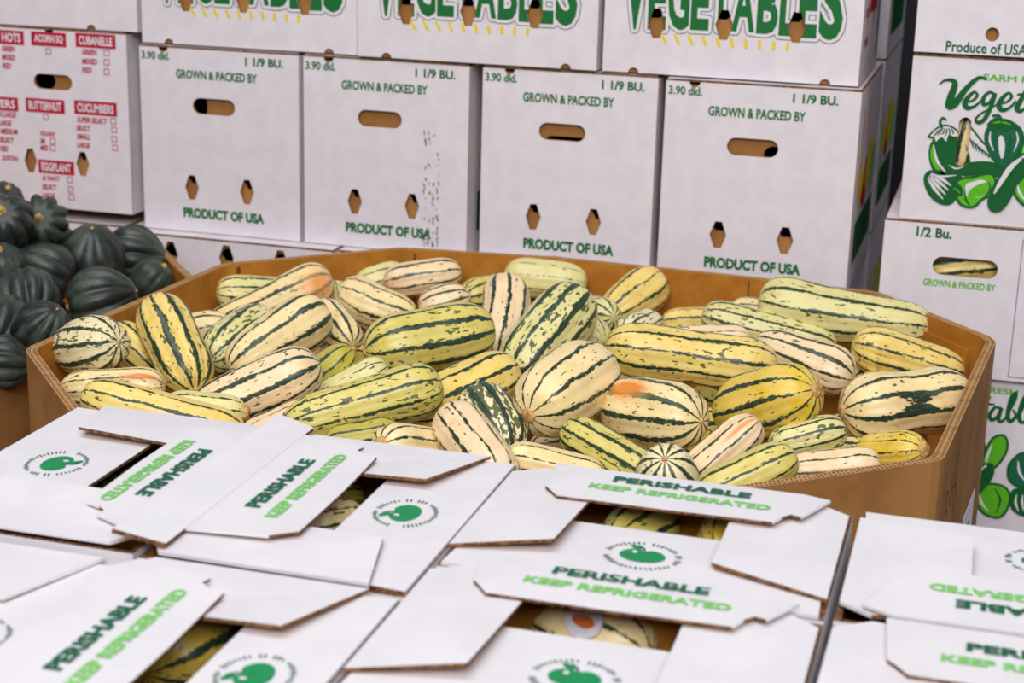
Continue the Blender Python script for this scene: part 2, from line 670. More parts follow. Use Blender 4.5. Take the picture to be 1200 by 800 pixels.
# loose marker writing on the right side, near the front corner (x runs back from the corner)
scribble([(0.060, 0.872), (0.075, 0.880), (0.085, 0.868), (0.072, 0.856), (0.088, 0.852), (0.092, 0.834), (0.074, 0.828)])
scribble([(0.115, 0.888), (0.108, 0.866), (0.118, 0.848), (0.130, 0.858), (0.122, 0.870), (0.112, 0.862)])
scribble([(0.150, 0.900), (0.138, 0.884), (0.145, 0.862), (0.158, 0.878), (0.150, 0.900)])
scribble([(0.160, 0.862), (0.150, 0.844), (0.158, 0.826), (0.170, 0.842), (0.160, 0.862)])
scribble([(0.052, 0.812), (0.066, 0.800), (0.086, 0.818), (0.110, 0.812), (0.150, 0.800), (0.180, 0.812)])
mb.build('handwriting', [BLACK], bin_root)
mb = MB()
mb.box(0.30, 0.415, 0.64, 0.765, 0.0004, 0.0012, M=Mf)
for k in range(5):
    mb.box(0.31, 0.36 + 0.01 * (k % 3), 0.66 + 0.018 * k, 0.667 + 0.018 * k, 0.0012, 0.0015, 1, M=Mf)
ls = mb.build('paper_label', [PALE, GREY], bin_root)
ls['label'] = 'white paper label'

# ---------------------------------------------------------------- cartons
# a carton stands with its front face towards -y; face coordinates: x from the left edge, y up from the bottom
MFRONT = Matrix(((1, 0, 0, 0), (0, 0, -1, 0), (0, 1, 0, 0), (0, 0, 0, 1)))
CARTON_MATS = [WHITE, KRAFT, EDGE, GREEN, RED, YEL, PALE, LIME, LEAFG, DKGREEN, GREY, TEAL]


def half_notch(outline_pts, u, r, v, up):
    """half-round notch in an edge running along y = v"""
    pts = []
    for k in range(7):
        a = PI * k / 6
        pts.append((u + (-r if up else r) * math.cos(a) * (1 if up else 1), v + (-1 if up else 1) * r * 0.95 * math.sin(a)))
    return pts


def face_outline(w, h, top=(), bottom=(), r=0.0085):
    e = 0.0007
    pts = [(e, 0)]
    for u in sorted(bottom):
        pts += [(u - r * math.cos(PI * k / 6), r * 0.95 * math.sin(PI * k / 6)) for k in range(7)]
    pts += [(w - e, 0), (w - e, h)]
    for u in sorted(top, reverse=True):
        pts += [(u + r * math.cos(PI * k / 6), h - r * 0.95 * math.sin(PI * k / 6)) for k in range(7)]
    pts += [(e, h)]
    return pts


def carton(loc, w, d, h, holes, prints, label, cat='carton', group=None, top=(), bottom=(), rotz=0.0, liner=None, side_holes=(), name='produce_carton', flap=True, side_print=None):
    root = empty(name, loc, label, cat, group, rotz)
    t = 0.005
    # white shell: sides, back and bottom, brown inside
    mb = MB()
    mb.box(t, w - t, d - t, d, 0, h, 0, [1, 2, 1, 0, 0, 0])
    mb.box(t, w - t, t, d - t, 0, t, 1)
    Ml = Matrix(((0, 0, -1, 0), (-1, 0, 0, d), (0, 1, 0, 0), (0, 0, 0, 1)))      # left face, x runs from back to front
    Mr = Matrix(((0, 0, 1, w), (1, 0, 0, 0), (0, 1, 0, 0), (0, 0, 0, 1)))        # right face, x runs from front to back
    plate_with_holes(mb, [(0, 0), (d - 0.0012, 0), (d - 0.0012, h), (0, h)], [], t, Ml, 0, 1)
    plate_with_holes(mb, [(0.0012, 0), (d, 0), (d, h), (0.0012, h)], list(side_holes), t, Mr, 0, 1)
    if side_print:
        side_print(mb, Mr)
    mb.build('carton_shell', CARTON_MATS, root)
    # printed front
    mb = MB()
    plate_with_holes(mb, face_outline(w, h, top, bottom), list(holes), t, MFRONT, 0, 1)
    if prints:
        pr = MB()
        prints(pr, None)
        pr.clip(holes)
        mb.add(pr.v, pr.f, pr.m, MFRONT)
    mb.build('front_panel', CARTON_MATS, root)
    # brown inner ply a finger behind the front, its cut-outs not quite in line
    if liner is not None:
        mb = MB()
        M2 = MFRONT @ Matrix.Translation((0, 0, -t - 0.004))
        plate_with_holes(mb, [(t, t), (w - t, t), (w - t, h - t), (t, h - t)], list(liner), 0.004, M2, 1, 1)
        mb.build('inner_panel', CARTON_MATS, root)
    if flap:
        # two top flaps meeting in the middle, with a slight gap
        for k, (y0, y1) in enumerate(((0.001, d / 2 - 0.001), (d / 2 + 0.001, d))):
            mb = MB()
            lift = 0.006 if k == 0 else 0.0
            mb.slab([(0.002, y0), (w - 0.002, y0), (w - 0.002, y1), (0.002, y1)], lambda x, y: h + 0.0035, 0.0035, 0, 1, 2)
            mb.build('top_flap', CARTON_MATS, root)
    return root


def T_(s, cx, cy, w, h, mat, off=0.02, shear=0.0, z=0.0007):
    return (s, cx, cy, w, h, mat, off, shear, z)


def write(mb, M, items):
    for (s, cx, cy, w, h, mat, off, shear, z) in items:
        put_text(mb, s, cx, cy, w, h, mat, M, z, off, shear)


# -- upright cartons of the middle row, short face to the front
HD = 0.315
DH = [slot(0.139, HD - 0.098, 0.079, 0.027), hexa(0.094, HD - 0.238), hexa(0.198, HD - 0.238)]


def print_grown(scuff=False):
    def f(mb, M):
        write(mb, M, [
            T_('3.90 dkl.', 0.031, HD - 0.018, 0.052, 0.0135, 3, 0.025),
            T_('1 1/9 BU.', 0.229, HD - 0.019, 0.068, 0.0145, 3, 0.035),
            T_('GROWN & PACKED BY', 0.142, HD - 0.046, 0.148, 0.0150, 3, 0.03),
            T_('PRODUCT OF USA', 0.150, HD - 0.282, 0.150, 0.0175, 3, 0.05)])
        if scuff:
            rnd = random.Random(8)
            for k in range(95):
                x = 0.213 + 0.0075 * (k % 4) + rnd.uniform(-0.002, 0.002)
                y = HD - 0.30 + 0.20 * rnd.random() ** 2.2
                disc(mb, x, y, rnd.uniform(0.0005, 0.0016), rnd.uniform(0.001, 0.005), 10, M, 0.0005, 6)
    return f


def side_art(mb, M):
    # colour print on the long side: yellow and pink vegetables over a green band
    for (x, y, rx, ry, m, rot) in ((0.10, 0.165, 0.05, 0.038, 5, 0.6), (0.16, 0.15, 0.055, 0.04, 4, -0.4), (0.23, 0.17, 0.06, 0.04, 5, 0.2), (0.30, 0.15, 0.045, 0.036, 7, 0.8), (0.13, 0.19, 0.03, 0.022, 6, 0.1)):
        disc(mb, x, y, rx, ry, m, M, 0.0005 + 0.00005 * m, 16, rot)
    mb.box(0.05, 0.34, 0.035, 0.10, 0.0004, 0.0006, 9, M=M)


SIDEH = [hexa(0.08, 0.24, 0.026, 0.07), hexa(0.17, 0.25, 0.026, 0.07)]
DX = [(-1.412, 0.291), (-1.114, 0.287), (-0.806, 0.285), (-0.507, 0.297)]
DLAB = ['white carton reading GROWN & PACKED BY, standing beside the carton of red checklists',
        'white carton reading PRODUCT OF USA with a dark smudged streak down its right side',
        'white GROWN & PACKED BY carton third from the left in its row, no smudges',
        'white GROWN & PACKED BY carton at the right end, coloured print on its side']
ROWZ = 0.905
for i, ((x, w), lab) in enumerate(zip(DX, DLAB)):
    y = 2.60 if i < 3 else 2.585
    carton((x, y, ROWZ), w, 0.385, HD - 0.004, [[(p[0] * w / 0.297, p[1]) for p in hh] for hh in DH], print_grown(i == 1), lab, 'carton', 'upright cartons in the middle row of the wall',
           top=(0.045,), liner=[(slot(0.105, HD - 0.100, 0.03, 0.04), slot(0.02, 0.2, 0.01, 0.01), slot(0.139, HD - 0.117, 0.07, 0.022), slot(0.170, HD - 0.110, 0.03, 0.03))[i], hexa(0.094, HD - 0.218, 0.03, 0.03), hexa(0.198, HD - 0.220, 0.03, 0.03)],
           side_holes=SIDEH, side_print=side_art)

# -- the carton with red checklists at the left
HR = 0.302
XR, WR = -1.736, 0.302


def red_print(mb, M):
    def P(px, py):
        q = at_y(px, py, 2.60)
        return q.x - XR, q.z - 0.925

    def head(s, px, py, wpx):
        u, v = P(px, py)
        w = wpx / 690.0
        mb.add([(u - w / 2 - 0.006, v - 0.012, 0.0004), (u + w / 2 + 0.006, v - 0.012, 0.0004), (u + w / 2 + 0.006, v + 0.012, 0.0004), (u - w / 2 - 0.006, v + 0.012, 0.0004)], [(0, 1, 2, 3)], 4, M)
        put_text(mb, s, u, v, w, 0.0150, 6, M, 0.0008, 0.03)

    def item(s, px, py, wpx):
        u, v = P(px, py)
        put_text(mb, s, u, v, wpx / 690.0, 0.0095, 4, M, 0.0006, 0.035, 0.2)

    def tick(px, py, s=0.0105):
        u, v = P(px, py)
        for (a, b, c, d) in ((-s / 2, s / 2, -s / 2, -s / 2 + 0.0013), (-s / 2, s / 2, s / 2 - 0.0013, s / 2), (-s / 2, -s / 2 + 0.0013, -s / 2, s / 2), (s / 2 - 0.0013, s / 2, -s / 2, s / 2)):
            mb.add([(u + a, v + c, 0.0006), (u + b, v + c, 0.0006), (u + b, v + d, 0.0006), (u + a, v + d, 0.0006)], [(0, 1, 2, 3)], 4, M)
    head('LONG HOTS', 0, 43, 56); head('ACORN SQ', 57, 46, 38); head('CUBANELLE', 112, 48, 44)
    head('PEPPERS', -2, 121, 46); head('BUTTERNUT', 53, 124, 44); head('CUCUMBERS', 112, 127, 48); head('EGGPLANT', 66, 196, 40)
    for s, px, py, w in (('GREEN', 10, 57, 18), ('MIXED', 10, 67, 18), ('RED', 8, 77, 12), ('GREEN', 105, 61, 20), ('MIXED', 105, 72, 20), ('RED', 102, 82, 13),
                         ('X LARGE', 9, 134, 24), ('LARGE', 6, 144, 18), ('MEDIUM', 11, 154, 24), ('SELECT', 8, 164, 20), ('RED', 5, 174, 11), ('SUNTAN', 12, 185, 22),
                         ('SQUASH', 56, 157, 20), ('SM', 50, 165, 7), ('MED', 52, 173, 11),
                         ('SUPER SELECT', 108, 141, 40), ('SELECT', 98, 150, 19), ('SMALL', 98, 160, 18), ('LARGE', 98, 170, 18),
                         ('#1 FANCY', 60, 209, 24), ('SELECT', 58, 219, 20), ('LARGE', 57, 229, 18)):
        item(s, px, py, w)
    for px, py in ((57, 60), (125, 62), (125, 73), (125, 84), (54, 137), (62, 165), (62, 173), (133, 142), (134, 152), (134, 163), (135, 173), (82, 211), (83, 222), (84, 231)):
        tick(px, py)


_a, _b2 = at_y(62, 96, 2.6), at_y(36, 188, 2.6)
_c = at_y(97, 192, 2.6)
carton((XR, 2.60, 0.925), WR, 0.39, HR + 0.006, [slot(_a.x - XR, _a.z - 0.925, 0.074, 0.026), hexa(_b2.x - XR, _b2.z - 0.925, 0.025, 0.042), hexa(_c.x - XR, _c.z - 0.925, 0.025, 0.042)],
       red_print, 'white carton printed with red checklists headed ACORN SQ, CUBANELLE and CUCUMBERS', 'carton', None, top=(0.155,),
       liner=[slot(_a.x - XR - 0.02, _a.z - 0.925, 0.04, 0.03), hexa(_c.x - XR, _c.z - 0.905, 0.03, 0.03)], side_holes=SIDEH)

# -- top row, long face to the front, cut by the frame


def veg_print(mb, M):
    word = 'VEGETABLES'
    ws = [1.0, 0.8, 0.95, 0.8, 0.85, 1.0, 0.9, 0.75, 0.8, 1.0]
    span = 0.335
    tot = sum(ws)
    x = 0.030
    for i, (ch, w) in enumerate(zip(word, ws)):
        cw = span * w / tot
        c = abs(i - 4.5) / 4.5
        hgt = 0.082 + 0.030 * c * c
        base = 0.066 + 0.006 * (1 - c)
        cx = x + cw / 2
        for k, (grow, mat) in enumerate(((0.0062, 9), (0.0050, 0), (0.0, 3))):
            for q in range(16 if grow else 1):
                a = 2 * PI * q / 16
                put_text(mb, ch, cx + grow * math.cos(a), base + hgt / 2 + grow * math.sin(a), cw * 0.93, hgt, mat, M, 0.0004 + 0.0004 * k + 0.00001 * i + 0.000004 * q, 0.035, 0.0)
        x += cw
    for k in range(10):
        u = 0.098 + 0.0205 * k
        a = -0.004 + 0.0012 * (k - 3)
        mb.add([(u - 0.003 + a, 0.063 - 0.0004 * k, 0.0005), (u + 0.002 + a, 0.063 - 0.0004 * k, 0.0005), (u + 0.004, 0.047, 0.0005), (u - 0.001, 0.047, 0.0005)][::-1], [(0, 1, 2, 3)], 5, M)


def red_side(mb, M):
    for k in range(5):
        put_text(mb, ('ACORN SQ', 'PEPPERS', 'EGGPLANT', 'SELECT', 'LARGE')[k], 0.05 + 0.004 * k, 0.24 - 0.045 * k, 0.06, 0.014, 4, M, 0.0006, 0.03)
    mb.box(0.10, 0.22, 0.10, 0.135, 0.0004, 0.0006, 4, M=M)
    mb.box(0.26, 0.285, 0.02, 0.22, 0.0004, 0.0006, 11, M=M)


HT = 0.305
TH_ = [hexa(0.083, 0.077, 0.027, 0.045), hexa(0.187, 0.080, 0.027, 0.045), hexa(0.296, 0.082, 0.027, 0.045)]
TL = [(a - 0.004, b + 0.018) for a, b in ((0.083, 0.077), (0.187, 0.080), (0.296, 0.082))]
TX = [(-1.408, 0.388, 2.605), (-1.017, 0.398, 2.595), (-0.612, 0.394, 2.60)]
TLAB = ['white VEGETABLES carton at the left end of the top row, right of the plain one',
        'white carton in the middle of the top row with VEGETABLES in outlined green letters',
        'white VEGETABLES carton at the right of the top row, red print on its side']
for (x, w, y), lab in zip(TX, TLAB):
    carton((x, y, 1.2225), w, 0.30, HT, TH_, veg_print, lab, 'carton', 'cartons of the top row printed VEGETABLES', bottom=(0.05, w - 0.05),
           liner=[hexa(a, b, 0.03, 0.022) for a, b in TL], side_holes=[hexa(0.08, 0.10, 0.028, 0.07), hexa(0.17, 0.11, 0.028, 0.07), hexa(0.24, 0.16, 0.02, 0.08)], side_print=red_side, flap=True)
carton((-1.80, 2.60, 1.2385), 0.388, 0.30, HT, [], None, 'plain white carton on top of the carton with red checklists', 'carton', None, bottom=(0.30,))

# -- the row below, long face to the front, mostly behind the bins
ZE = 0.595
EH = [hexa(0.097, 0.274, 0.027, 0.045), hexa(0.201, 0.277, 0.027, 0.045), hexa(0.300, 0.277, 0.027, 0.045)]
ELAB = ['white carton ledge jutting out under the smudged carton and its left neighbour', 'white carton under the middle of the wall, hidden behind the bin rim', 'white carton behind the right part of the bin rim, below the GROWN & PACKED BY row', 'white carton under the checklist carton, behind the acorn squash']
for k, (x, y, w) in enumerate(((-1.444, 2.568, 0.396), (-1.044, 2.575, 0.40), (-0.640, 2.58, 0.420), (-1.850, 2.60, 0.40))):
    carton((x, y, ZE), w, 0.39, HT, EH if k != 3 else [hexa(0.330, 0.279, 0.027, 0.045), hexa(0.22, 0.277, 0.027, 0.045)], None, ELAB[k], 'carton', 'cartons of the lower row behind the bins', liner=[hexa(a, b - 0.002, 0.03, 0.022) for a, b in ((0.097, 0.282), (0.201, 0.283), (0.300, 0.283))] if k != 3 else [slot(0.330, 0.275, 0.05, 0.045)], flap=True)
for zz, lab in ((0.2955, 'white carton low in the wall of cartons, behind the bins'), (0.0, 'white carton on the floor at the foot of the carton wall')):
    for k, (x, w) in enumerate(((-1.850, 0.40), (-1.444, 0.396), (-1.044, 0.40), (-0.640, 0.42))):
        carton((x, 2.60, zz), w, 0.37, 0.2915 if zz == 0 else 0.2955, [], None, lab, 'carton', 'cartons at the foot of the wall' if zz == 0 else 'cartons low in the wall')

# -- second rank seen through the gap at the right end
for zz, lab in ((0.0, 'bottom carton of the stack behind the gap in the carton wall'), (0.305, 'second carton up of the stack behind the gap in the carton wall'),
                (0.61, 'third carton up of the stack behind the gap in the carton wall'), (0.915, 'carton in the dark gap behind the row reading GROWN & PACKED BY'), (1.22, 'carton with green print in the dark gap behind the last VEGETABLES carton')):
    carton((-0.56, 3.02, zz), 0.35, 0.40, 0.301, [], None, lab, 'carton', 'cartons of the rank behind', side_holes=[hexa(0.08, 0.12, 0.028, 0.07), hexa(0.18, 0.16, 0.028, 0.09)], side_print=side_art)

# -- stack at the right edge
YR = 2.50


def PX(px, py, x0, z0, dpx=0):
    q = at_y(px - dpx, py, YR)
    return q.x - x0, q.z - z0


VCROP = lambda x, y: (1000 + x / 5.333, y / 5.333)
SCRIPT = [  # brush lettering of the word Vegetables, in px of a magnified view
    [(540, 525, 9), (570, 503, 14), (612, 500, 22), (636, 525, 32), (612, 600, 40), (600, 660, 44), (640, 640, 42), (700, 560, 30), (760, 500, 24), (800, 484, 18), (835, 497, 8)],
    [(700, 640, 10), (745, 628, 13), (775, 597, 16), (757, 574, 14), (722, 602, 24), (697, 645, 30), (715, 674, 26), (760, 662, 16), (805, 622, 10)],
    [(884, 590, 16), (850, 576, 16), (815, 610, 22), (815, 652, 22), (850, 640, 16), (887, 585, 18), (860, 665, 24), (822, 740, 24), (785, 765, 22), (764, 745, 14), (800, 708, 12), (860, 675, 10), (912, 640, 8)],
    [(912, 650, 10), (960, 636, 13), (990, 605, 16), (972, 580, 14), (936, 608, 24), (910, 655, 30), (930, 686, 26), (975, 674, 16), (1015, 632, 10)],
    [(1090, 545, 16), (1050, 620, 26), (1022, 672, 30), (1045, 694, 22), (1080, 670, 10)], [(1030, 590, 12), (1075, 588, 14), (1120, 592, 10)],
    [(1160, 615, 16), (1125, 610, 16), (1092, 655, 22), (1105, 690, 20), (1140, 665, 16), (1165, 615, 20), (1145, 680, 24), (1165, 698, 18), (1195, 670, 10)],
    [(1195, 670, 10), (1250, 560, 20), (1255, 515, 14), (1225, 560, 24), (1205, 660, 26), (1220, 698, 22), (1255, 665, 18), (1240, 628, 12)],
    [(1265, 680, 10), (1320, 570, 18), (1325, 525, 14), (1300, 570, 24), (1275, 665, 26), (1295, 706, 20), (1330, 676, 10)],
    [(1325, 680, 10), (1372, 660, 13), (1400, 632, 16), (1384, 608, 14), (1350, 635, 24), (1326, 680, 30), (1346, 712, 26), (1385, 700, 16), (1420, 662, 10)],
    [(1420, 690, 10), (1460, 630, 18), (1470, 670, 24), (1455, 712, 24), (1425, 712, 12)]]


def veg_art(x0, z0, dpx, dpy):
    """green line art of vegetables on the front of a carton"""
    def f(mb, M):
        P = lambda px, py: PX(px, py - dpy, x0, z0, dpx)
        sc = 1 / 720.0

        def blob(px, py, rx, ry, mat, rot=0.0, lvl=0, lobes=0, amp=0.0):
            u, v = P(px, py)
            if 0.0 < u - rx * sc and u + rx * sc < 0.36 and v > 0.004:
                disc(mb, u, v, rx * sc, ry * sc, mat, M, 0.0005 + 0.00025 * lvl, 22, rot, (lambda a: amp * math.cos(lobes * a)) if lobes else None)

        def line(pts, mat, lvl=3):
            q = [P(px, py) + (w * sc,) for px, py, w in pts]
            if all(0.0 < u < 0.36 and v > 0.004 for u, v, w in q):
                stroke(mb, q, mat, M, 0.0005 + 0.00025 * lvl)
        for st in SCRIPT:
            q = [P(*VCROP(x, y)) + (w * sc / 5.333,) for x, y, w in st]
            if all(0.004 < u < 0.36 for u, v, w in q):
                stroke(mb, q, 9, M, 0.0007)
        u, v = P(1196, 93)
        if u < 0.30:
            for k in range(3):
                put_text(mb, 'FARM FRESH', u + 0.0005 * k, v + 0.0004 * (k % 2), 0.100, 0.0088, 8, M, 0.0006 + 0.00001 * k, 0.0)
        K = 0.3223                                     # drawn on a magnified view of the first carton

        def at(x, y):
            return P(985 + x * K, y * K)

        def ok(q):
            return all(0.003 < u < 0.37 and v > 0.003 for u, v in q)

        def poly(pts, fill, out=9, w=7, lvl=0):
            n = len(pts)
            sm = []
            for a in range(n):
                p0, p1, p2, p3 = pts[a - 1], pts[a], pts[(a + 1) % n], pts[(a + 2) % n]
                for t in (0.0, 0.34, 0.67):
                    sm.append(tuple(0.5 * (2 * b + (c - e) * t + (2 * e - 5 * b + 4 * c - d) * t * t + (3 * b - e - 3 * c + d) * t ** 3) for e, b, c, d in zip(p0, p1, p2, p3)))
            q = [at(*p) for p in sm]
            if not ok(q):
                return
            mb.add([(u, v, 0.0005 + 0.0002 * lvl) for u, v in q][::-1], [list(range(len(q)))], fill, M)
            if out is not None:
                ww = w * K * sc
                stroke(mb, [(u, v, ww) for u, v in q[::2]] + [(q[0][0], q[0][1], ww)], out, M, 0.0006 + 0.0002 * lvl, 2)

        def ln(pts, mat, lvl):
            q = [at(x, y) + (w * K * sc,) for x, y, w in pts]
            if ok([(a, b) for a, b, c in q]):
                stroke(mb, q, mat, M, 0.0005 + 0.0002 * lvl)
        # zucchini lying across, pale upper side with hatching
        poly([(462, 455), (480, 470), (520, 520), (580, 570), (610, 605), (590, 640), (520, 630), (470, 610), (450, 540), (455, 480)], 0, 9, 7, 0)
        poly([(440, 600), (500, 585), (560, 590), (600, 612), (585, 640), (510, 636), (450, 640), (425, 625)], 9, None, 0, 1)
        for k in range(9):
            ln([(470 + 12 * k, 500 + 11 * k, 3), (478 + 12 * k, 520 + 9 * k, 6), (484 + 11 * k, 540 + 7 * k, 2)], 9, 2)
        # eggplant with a lime edge and a pale cap
        poly([(345, 500), (325, 540), (328, 590), (352, 635), (400, 645), (450, 630), (470, 590), (455, 530), (430, 490), (390, 480)], 9, 9, 6, 3)
        poly([(330, 530), (338, 545), (352, 600), (384, 636), (362, 632), (336, 598), (326, 560)], 8, None, 0, 4)
        ln([(338, 528, 4), (352, 585, 8), (380, 622, 5)], 0, 5)
        ln([(415, 560, 3), (430, 590, 7), (425, 615, 3)], 11, 5); ln([(395, 600, 2), (420, 612, 5), (446, 606, 2)], 0, 5)
        poly([(320, 495), (345, 470), (372, 455), (410, 462), (432, 490), (412, 500), (395, 492), (385, 520), (368, 500), (345, 520), (340, 500)], 0, 9, 6, 6)
        for k in range(6):
            ln([(338 + 14 * k, 496 - 4 * (k % 3), 2), (350 + 12 * k, 482 - 3 * (k % 2), 5), (366 + 7 * k, 466, 3)], 9, 7)
        ln([(368, 460, 10), (362, 442, 9), (372, 428, 8), (384, 434, 6)], 9, 7); ln([(463, 470, 7), (466, 448, 7), (458, 436, 6)], 9, 3)
        # dark pepper with white gleams
        poly([(548, 450), (528, 490), (534, 535), (560, 580), (590, 612), (622, 590), (650, 545), (664, 495), (640, 455), (600, 445)], 11, 9, 9, 3)
        poly([(575, 500), (590, 495), (598, 530), (590, 575), (578, 560)], 0, None, 0, 4)
        ln([(545, 480, 3), (543, 510, 6), (556, 545, 3)], 0, 5); ln([(640, 480, 3), (645, 510, 5), (630, 550, 2)], 0, 5)
        ln([(612, 470, 3), (618, 520, 7), (604, 580, 3)], 9, 5); ln([(560, 470, 3), (562, 520, 6), (578, 585, 3)], 9, 5)
        poly([(535, 452), (560, 430), (590, 432), (625, 442), (655, 470), (620, 462), (600, 478), (580, 460), (556, 476), (550, 458)], 9, 9, 5, 6)
        ln([(556, 446, 3), (585, 442, 6), (618, 452, 3)], 8, 7)
        ln([(586, 438, 10), (575, 420, 10), (556, 420, 8)], 9, 7)
        # striped acorn squash
        poly([(322, 622), (306, 650), (318, 695), (350, 732), (392, 742), (418, 722), (420, 690), (440, 640), (400, 624)], 9, 9, 6, 4)
        for k in range(4):
            ln([(318 + 4 * k, 648 - 6 * k, 3), (340 + 9 * k, 682 - 11 * k, 10), (372 + 10 * k, 722 - 16 * k, 3)], 0, 5)
        ln([(330, 634, 2), (370, 640, 6), (420, 636, 2)], 0, 6)
        # lime bell pepper
        poly([(418, 670), (440, 648), (480, 644), (520, 632), (552, 634), (564, 664), (548, 706), (515, 722), (488, 750), (448, 748), (424, 722)], 8, 9, 8, 7)
        poly([(455, 672), (480, 660), (510, 652), (530, 660), (500, 670), (470, 690), (456, 720)], 0, None, 0, 8)
        ln([(452, 690, 3), (456, 725, 7), (470, 744, 3)], 9, 8); ln([(540, 660, 3), (544, 690, 7), (524, 712, 3)], 9, 8); ln([(480, 712, 2), (505, 716, 6), (526, 704, 2)], 7, 8)
        poly([(404, 672), (430, 668), (446, 690), (440, 712), (418, 706), (402, 694)], 9, None, 0, 9); ln([(412, 682, 2), (424, 690, 4), (434, 700, 2)], 8, 10)
        # knobbly cucumber in front
        poly([(690, 560), (640, 568), (590, 625), (556, 680), (538, 730), (548, 762), (580, 764), (612, 728), (640, 670), (690, 610)], 9, 9, 7, 11)
        ln([(668, 566, 6), (620, 606, 16), (582, 662, 14), (560, 700, 6)], 0, 12)
        for k in range(13):
            ln([(660 - 8.6 * k, 574 + 11.0 * k + 4 * (k % 2), 4), (666 - 8.6 * k, 582 + 11.0 * k, 6)], 9, 13)
        # second lime pepper, then the rest of the heap to the right
        poly([(622, 672), (640, 640), (690, 632), (740, 646), (756, 690), (730, 748), (690, 752), (650, 730)], 8, 9, 8, 9)
        ln([(642, 664, 3), (652, 700, 8), (676, 732, 3)], 0, 10); ln([(700, 650, 3), (720, 690, 7), (706, 736, 3)], 9, 10)
        poly([(690, 470), (664, 520), (650, 575), (690, 580), (730, 540), (748, 490), (730, 455)], 8, 9, 8, 2)
        ln([(690, 490, 3), (674, 530, 8), (668, 565, 3)], 0, 3)
        poly([(755, 560), (800, 520), (850, 540), (862, 600), (830, 650), (780, 640), (750, 610)], 11, 9, 9, 5)
        ln([(785, 550, 3), (790, 590, 9), (812, 625, 3)], 0, 6)
        poly([(770, 655), (830, 650), (880, 670), (880, 720), (830, 750), (775, 735), (756, 695)], 9, 9, 7, 6)
        for k in range(4):
            ln([(780 + 22 * k, 672, 2), (776 + 24 * k, 700, 8), (786 + 20 * k, 732, 2)], 0, 7)
    return f


XV, ZV, WV, HV = -0.137, 1.0495, 0.40, 0.234
_s = PX(1129, 166, XV, ZV)
carton((XV, YR, ZV), WV, 0.33, HV, [slot(_s[0], _s[1], 0.017, 0.070)], veg_art(XV, ZV, 0, 0), 'white carton with green script Vegetables and vegetable drawings, above the 1/2 Bu. carton', 'carton', 'cartons printed with green vegetable drawings')
XP, ZP = -0.137, 1.290


def produce_print(mb, M):
    u, v = PX(1156, 56, XP, ZP)
    put_text(mb, 'Produce of USA', u, v, 0.110, 0.0150, 9, M, 0.0006, 0.018)


_s = PX(1163, 40, XP, ZP)
carton((XP, YR - 0.005, ZP), 0.40, 0.33, 0.235, [slot(_s[0], _s[1], 0.019, 0.0195)], produce_print, 'white carton reading Produce of USA at the top of the right-hand stack', 'carton', None, liner=[])
XB, ZB, HB = -0.156, 0.8215, 0.2235


def bu_print(mb, M):
    u, v = PX(1095, 272, XB, ZB)
    put_text(mb, '1/2 Bu.', u, v, 0.050, 0.0150, 9, M, 0.0006, 0.03)
    u, v = PX(1124, 333, XB, ZB)
    put_text(mb, 'GROWN & PACKED BY', u, v, 0.102, 0.0105, 8, M, 0.0006, 0.03)
    u, v = PX(1191, 350, XB, ZB)
    for (a, b, c, d) in ((u, u + 0.0012, 0.006, HB - 0.012), (u, u + 0.11, 0.006, 0.0072), (u, u + 0.11, HB - 0.0132, HB - 0.012)):
        mb.add([(a, c, 0.0005), (b, c, 0.0005), (b, d, 0.0005), (a, d, 0.0005)], [(0, 1, 2, 3)], 10, M)


_s = PX(1131, 313, XB, ZB)
carton((XB, YR - 0.003, ZB), 0.40, 0.33, HB, [slot(_s[0], _s[1], 0.092, 0.027)], bu_print, 'white carton reading 1/2 Bu. with a striped squash behind its hand slot', 'carton', None)
XQ, ZQ = -0.210, 0.585
carton((XQ, YR + 0.01, ZQ), 0.42, 0.33, 0.2325, [], veg_art(XQ, ZQ, 45, -365), 'white carton with vegetable art low at the right edge, behind the bin corner', 'carton', 'cartons printed with green vegetable drawings')
carton((-0.20, YR + 0.015, 0.2925), 0.40, 0.33, 0.2885, [], None, 'plain white carton under the low carton with vegetable art', 'carton', None)
carton((-0.20, YR + 0.015, 0.0), 0.40, 0.33, 0.2885, [], None, 'plain white carton on the floor under the right-hand stack', 'carton', None)

# ---------------------------------------------------------------- delicata squash
CREAM, YELLOW, PINKC, GREENY, PALEG, OLIVE, GOLD, IVORY = (250, 226, 168), (244, 216, 128), (251, 223, 180), (222, 207, 118), (230, 221, 154), (190, 178, 76), (240, 207, 98), (246, 231, 184)


